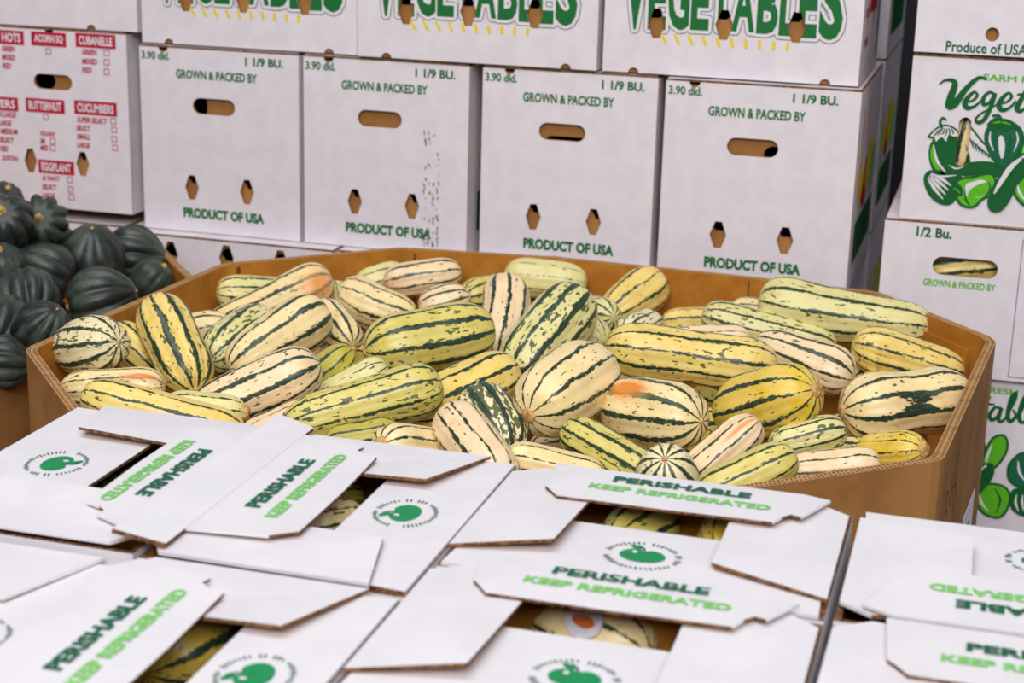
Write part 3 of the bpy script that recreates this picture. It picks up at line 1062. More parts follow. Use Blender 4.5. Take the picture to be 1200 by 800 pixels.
def squash_mesh(L, R, seed, skin, stripe, speck, lobes, taper, waist, bend, orange, dark, scar_r, depth):
    rnd = random.Random(seed)
    ph = rnd.uniform(0, 2 * PI)
    nu, nv = lobes * 7, 40
    vs, place, tone, traits, marks = [], [], [], [], []
    offs = Vector((rnd.uniform(0, 50), rnd.uniform(0, 50), rnd.uniform(0, 50)))
    sk = srgb(*skin)
    pw = 2.2
    cap = min(0.5, 1.38 * R / L)
    taper = taper or rnd.uniform(-0.10, 0.10)
    for j in range(nv + 1):
        # rows gather near the poles
        t = 0.5 - 0.5 * math.cos(PI * j / nv)
        d0, d1 = t / cap, (1 - t) / cap
        e = min(d0, d1)
        env = 1.0 if e >= 1 else max(0.0, 1 - (1 - e) ** pw) ** (1 / pw)
        prof = env * (1 + taper * (t - 0.5)) * (1 - waist * math.exp(-((t - 0.52) / 0.17) ** 2))
        inset = 0.05 * R * math.exp(-(min(t, 1 - t) * L / (0.22 * R)) ** 2)
        z = (t - 0.5) * L + (inset if t < 0.5 else -inset)
        bx, by = bend[0] * (1 - (2 * t - 1) ** 2), bend[1] * (1 - (2 * t - 1) ** 2)
        for i in range(nu):
            a = 2 * PI * i / nu
            g = abs(math.cos(lobes * (a - ph) / 2 + PI / 2)) ** 0.55       # 0 in a groove, 1 on a rib
            lump = noise.noise(Vector((math.cos(a), math.sin(a), t * 2.4)) * 1.3 + offs) * 0.05
            r = R * prof * (1 - depth * (1 - g) + lump)
            x, y = r * math.cos(a), r * math.sin(a)
            vs.append((x + bx, y + by, z))
            place.append((R * max(prof, 0.12) * math.cos(a - ph + PI / lobes), R * max(prof, 0.12) * math.sin(a - ph + PI / lobes), z))
            o = 0.0
            if orange:
                oa, ot, sa, st, amt = orange
                da = (a - oa + PI) % (2 * PI) - PI
                o = amt * math.exp(-(da / sa) ** 2 - ((t - ot) / st) ** 2)
            k = 0.0
            if dark:
                oa, ot, sa, st, amt = dark
                da = (a - oa + PI) % (2 * PI) - PI
                k = amt * math.exp(-(da / sa) ** 2 - ((t - ot) / st) ** 2)
            marks.append((o, k, rnd_id(seed), 1))
    fs = []
    for j in range(nv):
        for i in range(nu):
            k = (i + 1) % nu
            fs.append((j * nu + i, j * nu + k, (j + 1) * nu + k, (j + 1) * nu + i))
    me = bpy.data.meshes.new('delicata_squash')
    me.from_pydata(vs, [], fs)
    me.polygons.foreach_set('use_smooth', [True] * len(fs))
    n = len(vs)
    at = me.attributes.new('skin_place', 'FLOAT_VECTOR', 'POINT')
    at.data.foreach_set('vector', [c for p in place for c in p])
    for nm, data in (('skin_tone', [sk] * n), ('skin_traits', [(stripe, speck, lobes / 20.0, 1)] * n), ('skin_marks', marks)):
        at = me.attributes.new(nm, 'FLOAT_COLOR', 'POINT')
        at.data.foreach_set('color', [c for p in data for c in p])
    me.materials.append(SQUASH)
    me.update()
    return me


def rnd_id(seed):
    return (seed * 0.6180339) % 1.0


def scar_mesh(r, seed):
    rnd = random.Random(seed)
    mb = MB()
    n = 14
    vs = [(0, 0, 0.0012)]
    for k, (q, z) in enumerate(((0.45, 0.0026), (0.85, 0.0016), (1.0, -0.0012), (0.95, -0.006))):
        for i in range(n):
            a = 2 * PI * i / n
            rr = r * q * (1 + 0.10 * math.sin(5 * a + seed) + rnd.uniform(-0.06, 0.06))
            vs.append((rr * math.cos(a), rr * math.sin(a), z + rnd.uniform(-0.0004, 0.0004)))
    fs = [(0, 1 + i, 1 + (i + 1) % n) for i in range(n)]
    for k in range(3):
        b = 1 + k * n
        fs += [(b + i, b + n + i, b + n + (i + 1) % n, b + (i + 1) % n) for i in range(n)]
    mb.add(vs, fs, 0, None, True)
    return mb


def stem_mesh(r, l, seed):
    """ridged stub that flares where it meets the squash; grows towards +z"""
    mb = MB()
    n, m = 20, 7
    vs, fs = [], []
    for j in range(m):
        t = j / (m - 1)
        rr = r * (1.9 * (1 - t) ** 2.5 + 0.85)
        for i in range(n):
            a = 2 * PI * i / n
            q = rr * (1 + 0.16 * math.cos(5 * a))
            vs.append((q * math.cos(a) + 0.35 * r * t * t, q * math.sin(a), -0.005 + l * t))
    for j in range(m - 1):
        for i in range(n):
            k = (i + 1) % n
            fs.append((j * n + i, j * n + k, (j + 1) * n + k, (j + 1) * n + i))
    fs.append(tuple((m - 1) * n + i for i in range(n)))
    mb.add(vs, fs, 0, None, True)
    return mb


def frame_for(P1, P2, spin=0.0):
    z = (P2 - P1).normalized()
    c = (P1 + P2) / 2
    v = CAM - c
    x = v - z * v.dot(z)
    x.normalize()
    y = z.cross(x)
    Mx = Matrix(((x.x, y.x, z.x, c.x), (x.y, y.y, z.y, c.y), (x.z, y.z, z.z, c.z), (0, 0, 0, 1)))
    return Mx @ Matrix.Rotation(spin, 4, 'Z')


_seed = [0]


def delicata(P1, P2, R, label, skin=CREAM, stripe=0.15, speck=0.5, lobes=10, taper=0.0, waist=0.0, bend=(0, 0), orange=None, dark=None, end=None, group=None, depth=0.065):
    """P1 and P2 are the two poles; end = (which pole, 'scar' | 'tip' | 'stem', size)"""
    _seed[0] += 1
    P1, P2 = Vector(P1), Vector(P2)
    L = (P2 - P1).length
    me = squash_mesh(L * 1.01, R * 1.035, _seed[0], skin, stripe, speck, lobes, taper, waist, bend, orange, dark, 0, depth)
    o = bpy.data.objects.new('delicata_squash', me)
    link(o)
    o.matrix_world = frame_for(P1, P2)
    tag(o, label, 'squash', group)
    for pole, kind, size in (end or ()):
        zz = (-L / 2 if pole == 1 else L / 2)
        Rm = Matrix.Rotation(PI, 4, 'X') if pole == 1 else Matrix.Identity(4)
        if kind == 'stem':
            ob = stem_mesh(size, size * 3.2, _seed[0]).build('stem', [STEM], o)
        else:
            ob = scar_mesh(size, _seed[0]).build('stem_scar' if kind == 'scar' else 'blossom_scar', [SCAR], o)
            zz += (0.05 * R - 0.0008) * (1 if pole == 1 else -1)
        ob.matrix_local = Matrix.Translation((0, 0, zz)) @ Rm
    return o


SC1, TIP = 0.0095, 0.0032
# id: poles, radius, label, look
PILE = [
    ((-1.1319, 1.8582, 0.9173), (-1.0284, 1.8192, 0.9502), 0.0366, 'round striped squash at the far left whose ribs meet in a star facing out', dict(skin=IVORY, stripe=0.128, speck=0.8, lobes=10, taper=0.0, waist=0.0, end=((2, 'tip', TIP),))),
    ((-1.0650, 1.9781, 0.9626), (-0.9624, 1.8923, 0.8691), 0.0368, 'upright yellow squash with a broad ragged dark stripe, beside the round one at left', dict(skin=YELLOW, stripe=0.152, speck=0.6, lobes=10, taper=0.02, waist=0.0, end=((2, 'scar', SC1),))),
    ((-1.1222, 1.9637, 0.9191), (-1.0410, 1.9385, 0.8721), 0.0295, 'small yellow squash half hidden behind the upright yellow one at the left', dict(skin=YELLOW, stripe=0.104, speck=0.6, lobes=10, taper=0.0, waist=0.0)),
    ((-1.1083, 2.1180, 0.8713), (-1.0319, 2.1457, 0.8872), 0.0268, 'pale yellow squash lying level to the right of the upright yellow one', dict(skin=CREAM, stripe=0.080, speck=0.3, lobes=10, taper=0.0, waist=0.0)),
    ((-0.9822, 1.9654, 0.8863), (-0.9541, 2.1003, 0.9169), 0.0359, 'green speckled squash whose dark star end peeps out left of centre', dict(skin=PALEG, stripe=0.128, speck=0.9, lobes=10, taper=0.1, waist=0.0, end=((1, 'tip', TIP),))),
    ((-1.1058, 2.2438, 0.9044), (-1.0087, 2.3144, 0.8929), 0.0257, 'pale green squash in the back left corner of the bin', dict(skin=PALEG, stripe=0.080, speck=0.4, lobes=10, taper=-0.1, waist=0.0)),
    ((-1.1039, 2.2031, 0.8518), (-0.9329, 2.2822, 0.9342), 0.0315, 'long pale squash with an orange blush on its thick upper end, back left', dict(skin=CREAM, stripe=0.128, speck=0.35, lobes=9, taper=0.4, waist=0.06, orange=(0.0, 0.9, 0.9, 0.16, 0.8), bend=(0.010, 0))),
    ((-0.9333, 1.9279, 0.8942), (-0.8498, 2.0546, 0.9511), 0.0349, 'cream squash with a blunt upper end, in front of the orange-blushed one', dict(skin=CREAM, stripe=0.128, speck=0.3, lobes=9, taper=0.35, waist=0.0)),
    ((-0.8882, 1.7338, 0.8915), (-0.7486, 1.7935, 0.9607), 0.0343, 'large pale pinkish squash lying diagonally in the front left, ragged dark stripes', dict(skin=PINKC, stripe=0.120, speck=0.5, lobes=10, taper=0.05, waist=0.0)),
    ((-1.0933, 1.7825, 0.8903), (-0.9679, 1.8210, 0.8988), 0.0244, 'cream squash with an orange streak against the left wall of the bin', dict(skin=CREAM, stripe=0.096, speck=0.5, lobes=10, taper=0.1, waist=0.0, orange=(-0.55, 0.8, 0.18, 0.16, 1.4))),
    ((-0.9715, 1.6281, 0.9455), (-0.7886, 1.6667, 0.9014), 0.0270, 'long smooth yellow squash in the front left corner, just behind the white flap', dict(skin=YELLOW, stripe=0.088, speck=0.3, lobes=9, taper=0.12, waist=0.0, bend=(0.006, 0))),
    ((-0.9015, 1.6862, 0.9195), (-0.8057, 1.7109, 0.9160), 0.0217, 'short pale green squash tucked between the long yellow one and the pinkish one', dict(skin=PALEG, stripe=0.056, speck=0.25, lobes=9, taper=0.0, waist=0.0, end=((2, 'scar', SC1),))),
    ((-0.7826, 1.6497, 0.9078), (-0.7443, 1.7542, 0.9171), 0.0166, 'sliver of a pink squash with an orange streak above the white flaps', dict(skin=PINKC, stripe=0.032, speck=0.1, lobes=9, taper=0.0, waist=0.0, orange=(0.2, 0.4, 0.5, 0.4, 1.2))),
    ((-0.7460, 1.6772, 0.9185), (-0.5882, 1.7692, 0.9597), 0.0300, 'long green-yellow squash with a dark stem at its left end', dict(skin=GREENY, stripe=0.088, speck=0.7, lobes=10, taper=0.32, waist=0.0, end=((1, 'stem', 0.0055),))),
    ((-0.7436, 1.8877, 0.9533), (-0.8071, 1.8486, 0.8837), 0.0263, 'olive squash with its star end up, under the cream one left of centre', dict(skin=OLIVE, stripe=0.104, speck=0.3, lobes=10, taper=0.0, waist=0.0, end=((1, 'tip', TIP),), depth=0.08)),
    ((-0.8196, 2.0742, 0.8977), (-0.8990, 2.1518, 0.9243), 0.0259, 'cream striped squash end in the dark nook above the olive one', dict(skin=CREAM, stripe=0.128, speck=0.4, lobes=10, taper=0.0, waist=0.0, end=((1, 'tip', TIP),))),
    ((-0.7694, 1.8266, 0.8982), (-0.6900, 1.8641, 0.9440), 0.0207, 'pale green squash lying between the olive one and the long stemmed one', dict(skin=PALEG, stripe=0.048, speck=0.3, lobes=9, taper=0.0, waist=0.0)),
    ((-0.7393, 1.9086, 0.9436), (-0.5985, 2.0065, 0.9648), 0.0398, 'big green-yellow squash lying level with wide dark stripes, upper middle', dict(skin=GREENY, stripe=0.120, speck=0.5, lobes=10, taper=0.0, waist=0.0, end=((1, 'scar', 0.006),), depth=0.06)),
    ((-0.9114, 2.2525, 0.9264), (-0.7982, 2.2737, 0.8886), 0.0312, 'cream squash at the back resting on the big green-yellow one, tapering to the right', dict(skin=CREAM, stripe=0.080, speck=0.3, lobes=9, taper=-0.25, waist=0.0, bend=(-0.006,0.006))),
    ((-0.8963, 2.3966, 0.9018), (-0.7864, 2.4488, 0.9192), 0.0264, 'cream squash with a pink blush against the back wall of the bin', dict(skin=PINKC, stripe=0.136, speck=0.3, lobes=9, taper=0.0, waist=0.0, orange=(0.3, 0.05, 0.9, 0.16, 0.5))),
    ((-0.7982, 2.2808, 0.8998), (-0.7260, 2.3078, 0.9210), 0.0262, 'pale squash end between the pink-blushed one and the big green-yellow one', dict(skin=PINKC, stripe=0.104, speck=0.4, lobes=10, taper=0.0, waist=0.0)),
    ((-0.7719, 2.4106, 0.8862), (-0.7188, 2.4984, 0.8909), 0.0265, 'small green squash against the back wall, beside the unstriped pale one', dict(skin=GREENY, stripe=0.136, speck=0.4, lobes=10, taper=0.0, waist=0.0)),
    ((-0.7237, 2.4659, 0.9158), (-0.5946, 2.4901, 0.9089), 0.0290, 'nearly unstriped pale green squash at the middle of the back wall', dict(skin=PALEG, stripe=0.020, speck=0.1, lobes=9, taper=-0.1, waist=0.0)),
    ((-0.6507, 2.2263, 0.9703), (-0.6222, 2.0974, 0.8971), 0.0327, 'pale pinkish squash standing steeply left of the big green one', dict(skin=PINKC, stripe=0.112, speck=0.3, lobes=9, taper=0.0, waist=0.0, bend=(0.003,-0.006))),
    ((-0.5669, 1.9704, 0.9050), (-0.5058, 2.1007, 0.9973), 0.0405, 'large green speckled squash leaning diagonally in the centre', dict(skin=PALEG, stripe=0.144, speck=0.85, lobes=10, taper=0.05, waist=0.0, end=((1, 'tip', TIP),))),
    ((-0.5785, 2.3378, 0.9077), (-0.5006, 2.2644, 0.9214), 0.0257, 'small dark striped green squash peeping out right of the leaning green one', dict(skin=PALEG, stripe=0.160, speck=0.6, lobes=10, taper=0.0, waist=0.0)),
    ((-0.5574, 2.1973, 0.9230), (-0.4811, 2.1205, 0.9250), 0.0277, 'pale green squash end in the nook behind the central cream squash', dict(skin=PALEG, stripe=0.048, speck=0.4, lobes=11, taper=0.0, waist=0.0, end=((2, 'tip', TIP),), depth=0.09)),
    ((-0.5488, 2.4123, 0.8748), (-0.4812, 2.5020, 0.9265), 0.0349, 'yellow squash standing upright against the back wall, right of the middle', dict(skin=YELLOW, stripe=0.088, speck=0.25, lobes=9, taper=0.25, waist=0.0)),
    ((-0.4650, 2.1617, 0.9239), (-0.4410, 2.2599, 0.9213), 0.0245, 'small pale knob of a squash in front of the upright yellow one at the back', dict(skin=IVORY, stripe=0.096, speck=0.8, lobes=10, taper=0.0, waist=0.0)),
    ((-0.4573, 2.0163, 0.9524), (-0.2442, 2.0708, 0.9302), 0.0355, 'long yellow squash lying level across the centre right, thin dark stripes', dict(skin=YELLOW, stripe=0.096, speck=0.6, lobes=10, taper=-0.02, waist=0.04)),
    ((-0.4615, 2.4110, 0.8802), (-0.3586, 2.4424, 0.8866), 0.0203, 'low yellow squash against the back wall behind the long level one', dict(skin=YELLOW, stripe=0.104, speck=0.3, lobes=9, taper=0.0, waist=0.0)),
    ((-0.4142, 2.2015, 0.9126), (-0.3032, 2.2349, 0.9179), 0.0209, 'pale pinkish squash just showing above the long level yellow one', dict(skin=PINKC, stripe=0.040, speck=0.3, lobes=9, taper=0.0, waist=0.0)),
    ((-0.3864, 2.3155, 0.9251), (-0.1981, 2.3516, 0.8852), 0.0265, 'green striped squash slanting behind the long level yellow one', dict(skin=PALEG, stripe=0.120, speck=0.8, lobes=10, taper=0.0, waist=0.0)),
    ((-0.3682, 2.4569, 0.8991), (-0.2619, 2.4731, 0.8926), 0.0216, 'cream squash at the back, under the end of the very long pale green one', dict(skin=CREAM, stripe=0.088, speck=0.3, lobes=9, taper=0.0, waist=0.0)),
    ((-0.3155, 2.3692, 0.9390), (-0.0694, 2.3911, 0.9196), 0.0375, 'very long pale green squash at the back right, narrowing to a stem', dict(skin=PALEG, stripe=0.096, speck=0.5, lobes=10, taper=-0.38, waist=0.0, end=((2, 'stem', 0.0055),), bend=(0,0.004))),
    ((-0.1718, 2.2768, 0.9158), (-0.0191, 2.3033, 0.8790), 0.0313, 'yellow squash near the right wall of the bin, narrowing towards its star end', dict(skin=YELLOW, stripe=0.096, speck=0.45, lobes=10, taper=-0.22, waist=0.0, end=((2, 'tip', TIP),))),
    ((-0.2931, 2.2021, 0.9278), (-0.1570, 2.1758, 0.8958), 0.0294, 'pinkish squash with a dark striped star end, between the yellow ones at the right', dict(skin=PINKC, stripe=0.120, speck=0.35, lobes=10, taper=0.45, waist=0.0, end=((2, 'tip', TIP),))),
    ((-0.2966, 1.9453, 0.9001), (-0.1769, 1.8932, 0.9639), 0.0411, 'yellow ribbed squash with a round tan scar at its upper right end', dict(skin=GOLD, stripe=0.112, speck=0.35, lobes=10, taper=0.05, waist=0.0, end=((2, 'scar', SC1),), depth=0.075)),
    ((-0.1594, 2.0268, 0.8974), (-0.0080, 2.1103, 0.9118), 0.0422, 'large cream squash with a big dark green blotch, at the right', dict(skin=CREAM, stripe=0.096, speck=0.4, lobes=10, taper=-0.08, waist=0.1, end=((1, 'scar', SC1),), dark=(0.12, 0.50, 0.22, 0.14, 0.9))),
    ((-0.1236, 1.8609, 0.9048), (-0.0490, 1.8186, 0.9315), 0.0218, 'small golden squash with a tan stem scar in the front right corner of the bin', dict(skin=GOLD, stripe=0.056, speck=0.3, lobes=10, taper=0.1, waist=0.0, end=((2, 'scar', SC1),))),
    ((-0.4078, 1.8291, 0.9369), (-0.2865, 1.7646, 0.9524), 0.0393, 'fat squash with an orange blotch and a dark star end, right of centre', dict(skin=CREAM, stripe=0.136, speck=0.45, lobes=10, taper=0.0, waist=0.0, end=((2, 'tip', TIP),), orange=(-0.60, 0.36, 0.30, 0.20, 1.6))),
    ((-0.4751, 1.7268, 0.9476), (-0.4234, 1.8704, 0.9749), 0.0447, 'large cream squash in the centre front with its tan stem scar facing out', dict(skin=CREAM, stripe=0.080, speck=0.3, lobes=10, taper=0.0, waist=0.0, end=((1, 'scar', SC1),))),
    ((-0.6314, 1.7783, 0.9105), (-0.5384, 1.8994, 0.9486), 0.0334, 'yellow squash behind the central cream one, left of the dark speckled one', dict(skin=YELLOW, stripe=0.104, speck=0.35, lobes=9, taper=0.0, waist=0.0)),
    ((-0.5565, 1.7865, 0.9459), (-0.4843, 1.7013, 0.9080), 0.0346, 'dark squash densely mottled with green, left of the central cream one', dict(skin=IVORY, stripe=0.192, speck=1.5, lobes=11, taper=0.0, waist=0.0)),
    ((-0.5897, 1.5692, 0.9528), (-0.5492, 1.6732, 0.9143), 0.0246, 'cream squash with its scar end facing out, just above the white flap in the middle', dict(skin=CREAM, stripe=0.096, speck=0.15, lobes=10, taper=0.0, waist=0.0, end=((1, 'scar', SC1),))),
    ((-0.5482, 1.6679, 0.9613), (-0.4514, 1.5635, 0.9269), 0.0287, 'pale pinkish squash leaning towards the white flaps in the middle front', dict(skin=PINKC, stripe=0.080, speck=0.3, lobes=9, taper=0.0, waist=0.0, depth=0.035)),
    ((-0.4713, 1.6231, 0.9363), (-0.3656, 1.6471, 0.9159), 0.0206, 'yellow-cream squash lying low behind the PERISHABLE flap, left part', dict(skin=CREAM, stripe=0.064, speck=0.25, lobes=9, taper=0.0, waist=0.0)),
    ((-0.4314, 1.7249, 0.9396), (-0.3079, 1.6554, 0.9149), 0.0247, 'green striped squash in the front middle, below the fat orange-blotched one', dict(skin=GREENY, stripe=0.120, speck=0.7, lobes=10, taper=0.0, waist=0.0)),
    ((-0.2931, 1.5867, 0.9697), (-0.2976, 1.6544, 0.8956), 0.0314, 'small squash end with close dark stripes fanning down, behind the word PERISHABLE', dict(skin=IVORY, stripe=0.160, speck=0.5, lobes=11, taper=0.0, waist=0.0, end=((1, 'tip', TIP),))),
    ((-0.2262, 1.7798, 0.9568), (-0.2994, 1.7372, 0.8847), 0.0234, 'warty pink squash with an orange ridge, right of the fat one', dict(skin=PINKC, stripe=0.080, speck=0.2, lobes=9, taper=0.0, waist=0.0, orange=(0.35, 0.22, 0.13, 0.22, 1.1), depth=0.11)),
    ((-0.2704, 1.6527, 0.9000), (-0.1742, 1.6959, 0.9523), 0.0249, 'light yellow-green squash slanting above the end of the word PERISHABLE', dict(skin=GREENY, stripe=0.088, speck=0.4, lobes=9, taper=0.0, waist=0.0)),
    ((-0.1963, 1.7561, 0.9094), (-0.0934, 1.7892, 0.9211), 0.0194, 'pink-cream squash lying along the front rim of the bin', dict(skin=PINKC, stripe=0.080, speck=0.25, lobes=9, taper=0.0, waist=0.0, orange=(0.5, 0.5, 0.6, 0.5, 0.35))),
    ((-0.2251, 1.8656, 0.8955), (-0.1408, 1.8973, 0.9194), 0.0216, 'green striped squash under the yellow ribbed one at the right', dict(skin=PALEG, stripe=0.096, speck=0.7, lobes=10, taper=0.0, waist=0.0)),
    ((-0.4515, 1.8541, 0.9292), (-0.3800, 1.8627, 0.8929), 0.0230, 'yellow squash wedged in the gap right of the central cream one', dict(skin=YELLOW, stripe=0.096, speck=0.4, lobes=9, taper=0.0, waist=0.0)),
    ((-0.6926, 1.6678, 0.9080), (-0.6120, 1.6958, 0.9239), 0.0190, 'olive squash under the long stemmed one, just above the white flaps', dict(skin=OLIVE, stripe=0.128, speck=0.5, lobes=9, taper=0.0, waist=0.0)),
    ((-0.9456, 2.4004, 0.8921), (-0.8776, 2.4452, 0.9115), 0.0226, 'pale squash at the back wall behind the pink-blushed one', dict(skin=PALEG, stripe=0.064, speck=0.3, lobes=9, taper=0.0, waist=0.0)),
    ((-0.9410, 2.3088, 0.9234), (-0.9203, 2.2911, 0.8452), 0.0230, 'pale green squash in the gap right of the orange-blushed one', dict(skin=PALEG, stripe=0.096, speck=0.4, lobes=9, taper=0.0, waist=0.0)),
]
for (p1, p2, r, lab, kw) in PILE:
    delicata(p1, p2, r, lab, **kw)

FILL = [
    (-0.837, 1.531, 0.861, -0.717, 1.619, 0.861, 0.030),
    (-0.542, 1.537, 0.861, -0.669, 1.587, 0.861, 0.030),
    (-0.416, 1.584, 0.861, -0.538, 1.616, 0.861, 0.030),
    (-0.932, 1.623, 0.861, -0.847, 1.712, 0.861, 0.030),
    (-0.804, 1.631, 0.861, -0.689, 1.721, 0.861, 0.033),
    (-0.518, 1.650, 0.861, -0.637, 1.685, 0.861, 0.030),
    (-0.425, 1.630, 0.861, -0.454, 1.770, 0.861, 0.033),
    (-0.271, 1.649, 0.861, -0.362, 1.753, 0.861, 0.031),
    (-1.005, 1.747, 0.842, -1.094, 1.828, 0.842, 0.030),
    (-0.920, 1.707, 0.861, -0.915, 1.859, 0.861, 0.031),
    (-0.678, 1.755, 0.861, -0.786, 1.810, 0.861, 0.029),
    (-0.572, 1.751, 0.861, -0.670, 1.845, 0.861, 0.028),
    (-0.523, 1.775, 0.861, -0.384, 1.829, 0.861, 0.028),
    (-0.270, 1.741, 0.857, -0.362, 1.824, 0.857, 0.029),
    (-0.189, 1.755, 0.861, -0.075, 1.825, 0.861, 0.031),
    (-0.978, 1.866, 0.846, -0.871, 1.951, 0.846, 0.030),
    (-0.730, 1.858, 0.861, -0.786, 1.968, 0.861, 0.033),
    (-0.535, 1.911, 0.861, -0.677, 1.914, 0.861, 0.031),
    (-0.505, 1.842, 0.861, -0.388, 1.927, 0.861, 0.031),
    (-0.242, 1.854, 0.861, -0.329, 1.950, 0.861, 0.032),
    (-0.132, 1.826, 0.861, -0.146, 1.961, 0.861, 0.033),
    (-0.831, 1.963, 0.857, -0.953, 2.027, 0.857, 0.029),
    (-0.656, 1.983, 0.835, -0.808, 1.992, 0.835, 0.030),
    (-0.538, 1.979, 0.861, -0.675, 2.045, 0.861, 0.031),
    (-0.528, 1.992, 0.861, -0.386, 2.025, 0.861, 0.032),
    (-0.349, 1.978, 0.861, -0.238, 2.057, 0.861, 0.032),
    (-0.184, 1.997, 0.850, -0.057, 2.021, 0.850, 0.028),
    (-1.057, 2.044, 0.835, -1.018, 2.194, 0.835, 0.030),
    (-0.919, 2.047, 0.861, -0.893, 2.168, 0.861, 0.030),
    (-0.780, 2.063, 0.861, -0.723, 2.183, 0.861, 0.033),
    (-0.676, 2.099, 0.857, -0.546, 2.103, 0.857, 0.033),
    (-0.450, 2.046, 0.861, -0.510, 2.157, 0.861, 0.029),
    (-0.233, 2.080, 0.861, -0.351, 2.165, 0.861, 0.030),
    (-0.193, 2.082, 0.850, -0.056, 2.114, 0.850, 0.028),
    (-1.097, 2.161, 0.789, -0.964, 2.231, 0.789, 0.031),
    (-0.965, 2.172, 0.844, -0.846, 2.214, 0.844, 0.030),
    (-0.791, 2.214, 0.861, -0.666, 2.232, 0.861, 0.032),
    (-0.602, 2.154, 0.861, -0.641, 2.268, 0.861, 0.032),
    (-0.388, 2.189, 0.861, -0.542, 2.230, 0.861, 0.030),
    (-0.219, 2.184, 0.840, -0.375, 2.204, 0.840, 0.029),
    (-0.122, 2.125, 0.861, -0.134, 2.277, 0.861, 0.034),
    (-0.850, 2.287, 0.837, -0.969, 2.378, 0.837, 0.030),
    (-0.668, 2.290, 0.861, -0.785, 2.339, 0.861, 0.029),
    (-0.536, 2.318, 0.861, -0.670, 2.326, 0.861, 0.031),
    (-0.375, 2.257, 0.861, -0.482, 2.360, 0.861, 0.032),
    (-0.215, 2.283, 0.854, -0.350, 2.339, 0.854, 0.030),
    (-0.177, 2.271, 0.856, -0.112, 2.378, 0.856, 0.034),
    (-0.698, 2.390, 0.844, -0.837, 2.426, 0.844, 0.029),
    (-0.698, 2.387, 0.861, -0.556, 2.430, 0.861, 0.030),
    (-0.371, 2.403, 0.861, -0.248, 2.426, 0.861, 0.030),
]
TONES = [YELLOW, CREAM, GREENY, PINKC, OLIVE]
for k, q in enumerate(FILL):
    delicata((q[0], q[1], q[2] - 0.002), (q[3], q[4], q[5] - 0.002), q[6] * 0.92, 'striped delicata squash in the lower layer of the bin, shaded under those on top', TONES[k % 5], 0.14, 0.5, group='squash of the lower layer in the bin')

# ---------------------------------------------------------------- acorn squash


def acorn_mesh(R, seed, flat_=0.92, lobes=10, depth=0.17, point=0.18):
    rnd = random.Random(seed)
    offs = Vector((rnd.uniform(0, 50), rnd.uniform(0, 50), 0))
    nu, nv = lobes * 8, 32
    vs, fs = [], []
    for j in range(nv + 1):
        p = PI * j / nv
        for i in range(nu):
            a = 2 * PI * i / nu
            g = abs(math.sin(lobes * a / 2)) ** 0.75
            s = math.sin(p)
            z = math.cos(p)
            lump = noise.noise(Vector((math.cos(a) * s, math.sin(a) * s, z)) * 1.2 + offs) * 0.07
            rr = s ** 0.86 if s > 0 else 0.0
            r = R * rr * (1 - depth * (1 - g) * min(1.0, s * 1.5 + 0.1) + lump)
            zz = R * flat_ * z
            if z < 0:
                zz -= R * point * (-z) ** 6
            else:
                zz -= R * 0.14 * max(0.0, z) ** 10
            vs.append((r * math.cos(a), r * math.sin(a), zz))
    for j in range(nv):
        for i in range(nu):
            k = (i + 1) % nu
            fs.append((j * nu + i, (j + 1) * nu + i, (j + 1) * nu + k, j * nu + k))
    mb = MB()
    mb.add(vs, fs, 0, None, True)
    return mb


def acorn(c, R, stem_dir, label, mat=None, depth=0.17, stem=True, point=True, group=None):
    _seed[0] += 1
    z = Vector(stem_dir).normalized()
    x = Vector((0.3, 0.2, 1.0))
    x = (x - z * x.dot(z)).normalized()
    y = z.cross(x)
    c = Vector(c)
    o = acorn_mesh(R, _seed[0], depth=depth).build('acorn_squash', [mat or ACORN])
    o.matrix_world = Matrix(((x.x, y.x, z.x, c.x), (x.y, y.y, z.y, c.y), (x.z, y.z, z.z, c.z), (0, 0, 0, 1))) @ Matrix.Rotation(_seed[0] * 0.7, 4, 'Z')
    tag(o, label, 'squash', group)
    s = stem_mesh(R * 0.115, R * 0.26, 1).build('stem', [CORK], o)
    s.location = (0, 0, R * 0.78)
    t = scar_mesh(R * 0.055, 2).build('blossom_tip', [CORK], o)
    t.matrix_local = Matrix.Translation((0, 0, -R * 1.085)) @ Matrix.Rotation(PI, 4, 'X')
    return o


def dir_px(r, u, f):
    """direction given as right / up / towards the viewer"""
    return RT * r + UP * u - FW * f


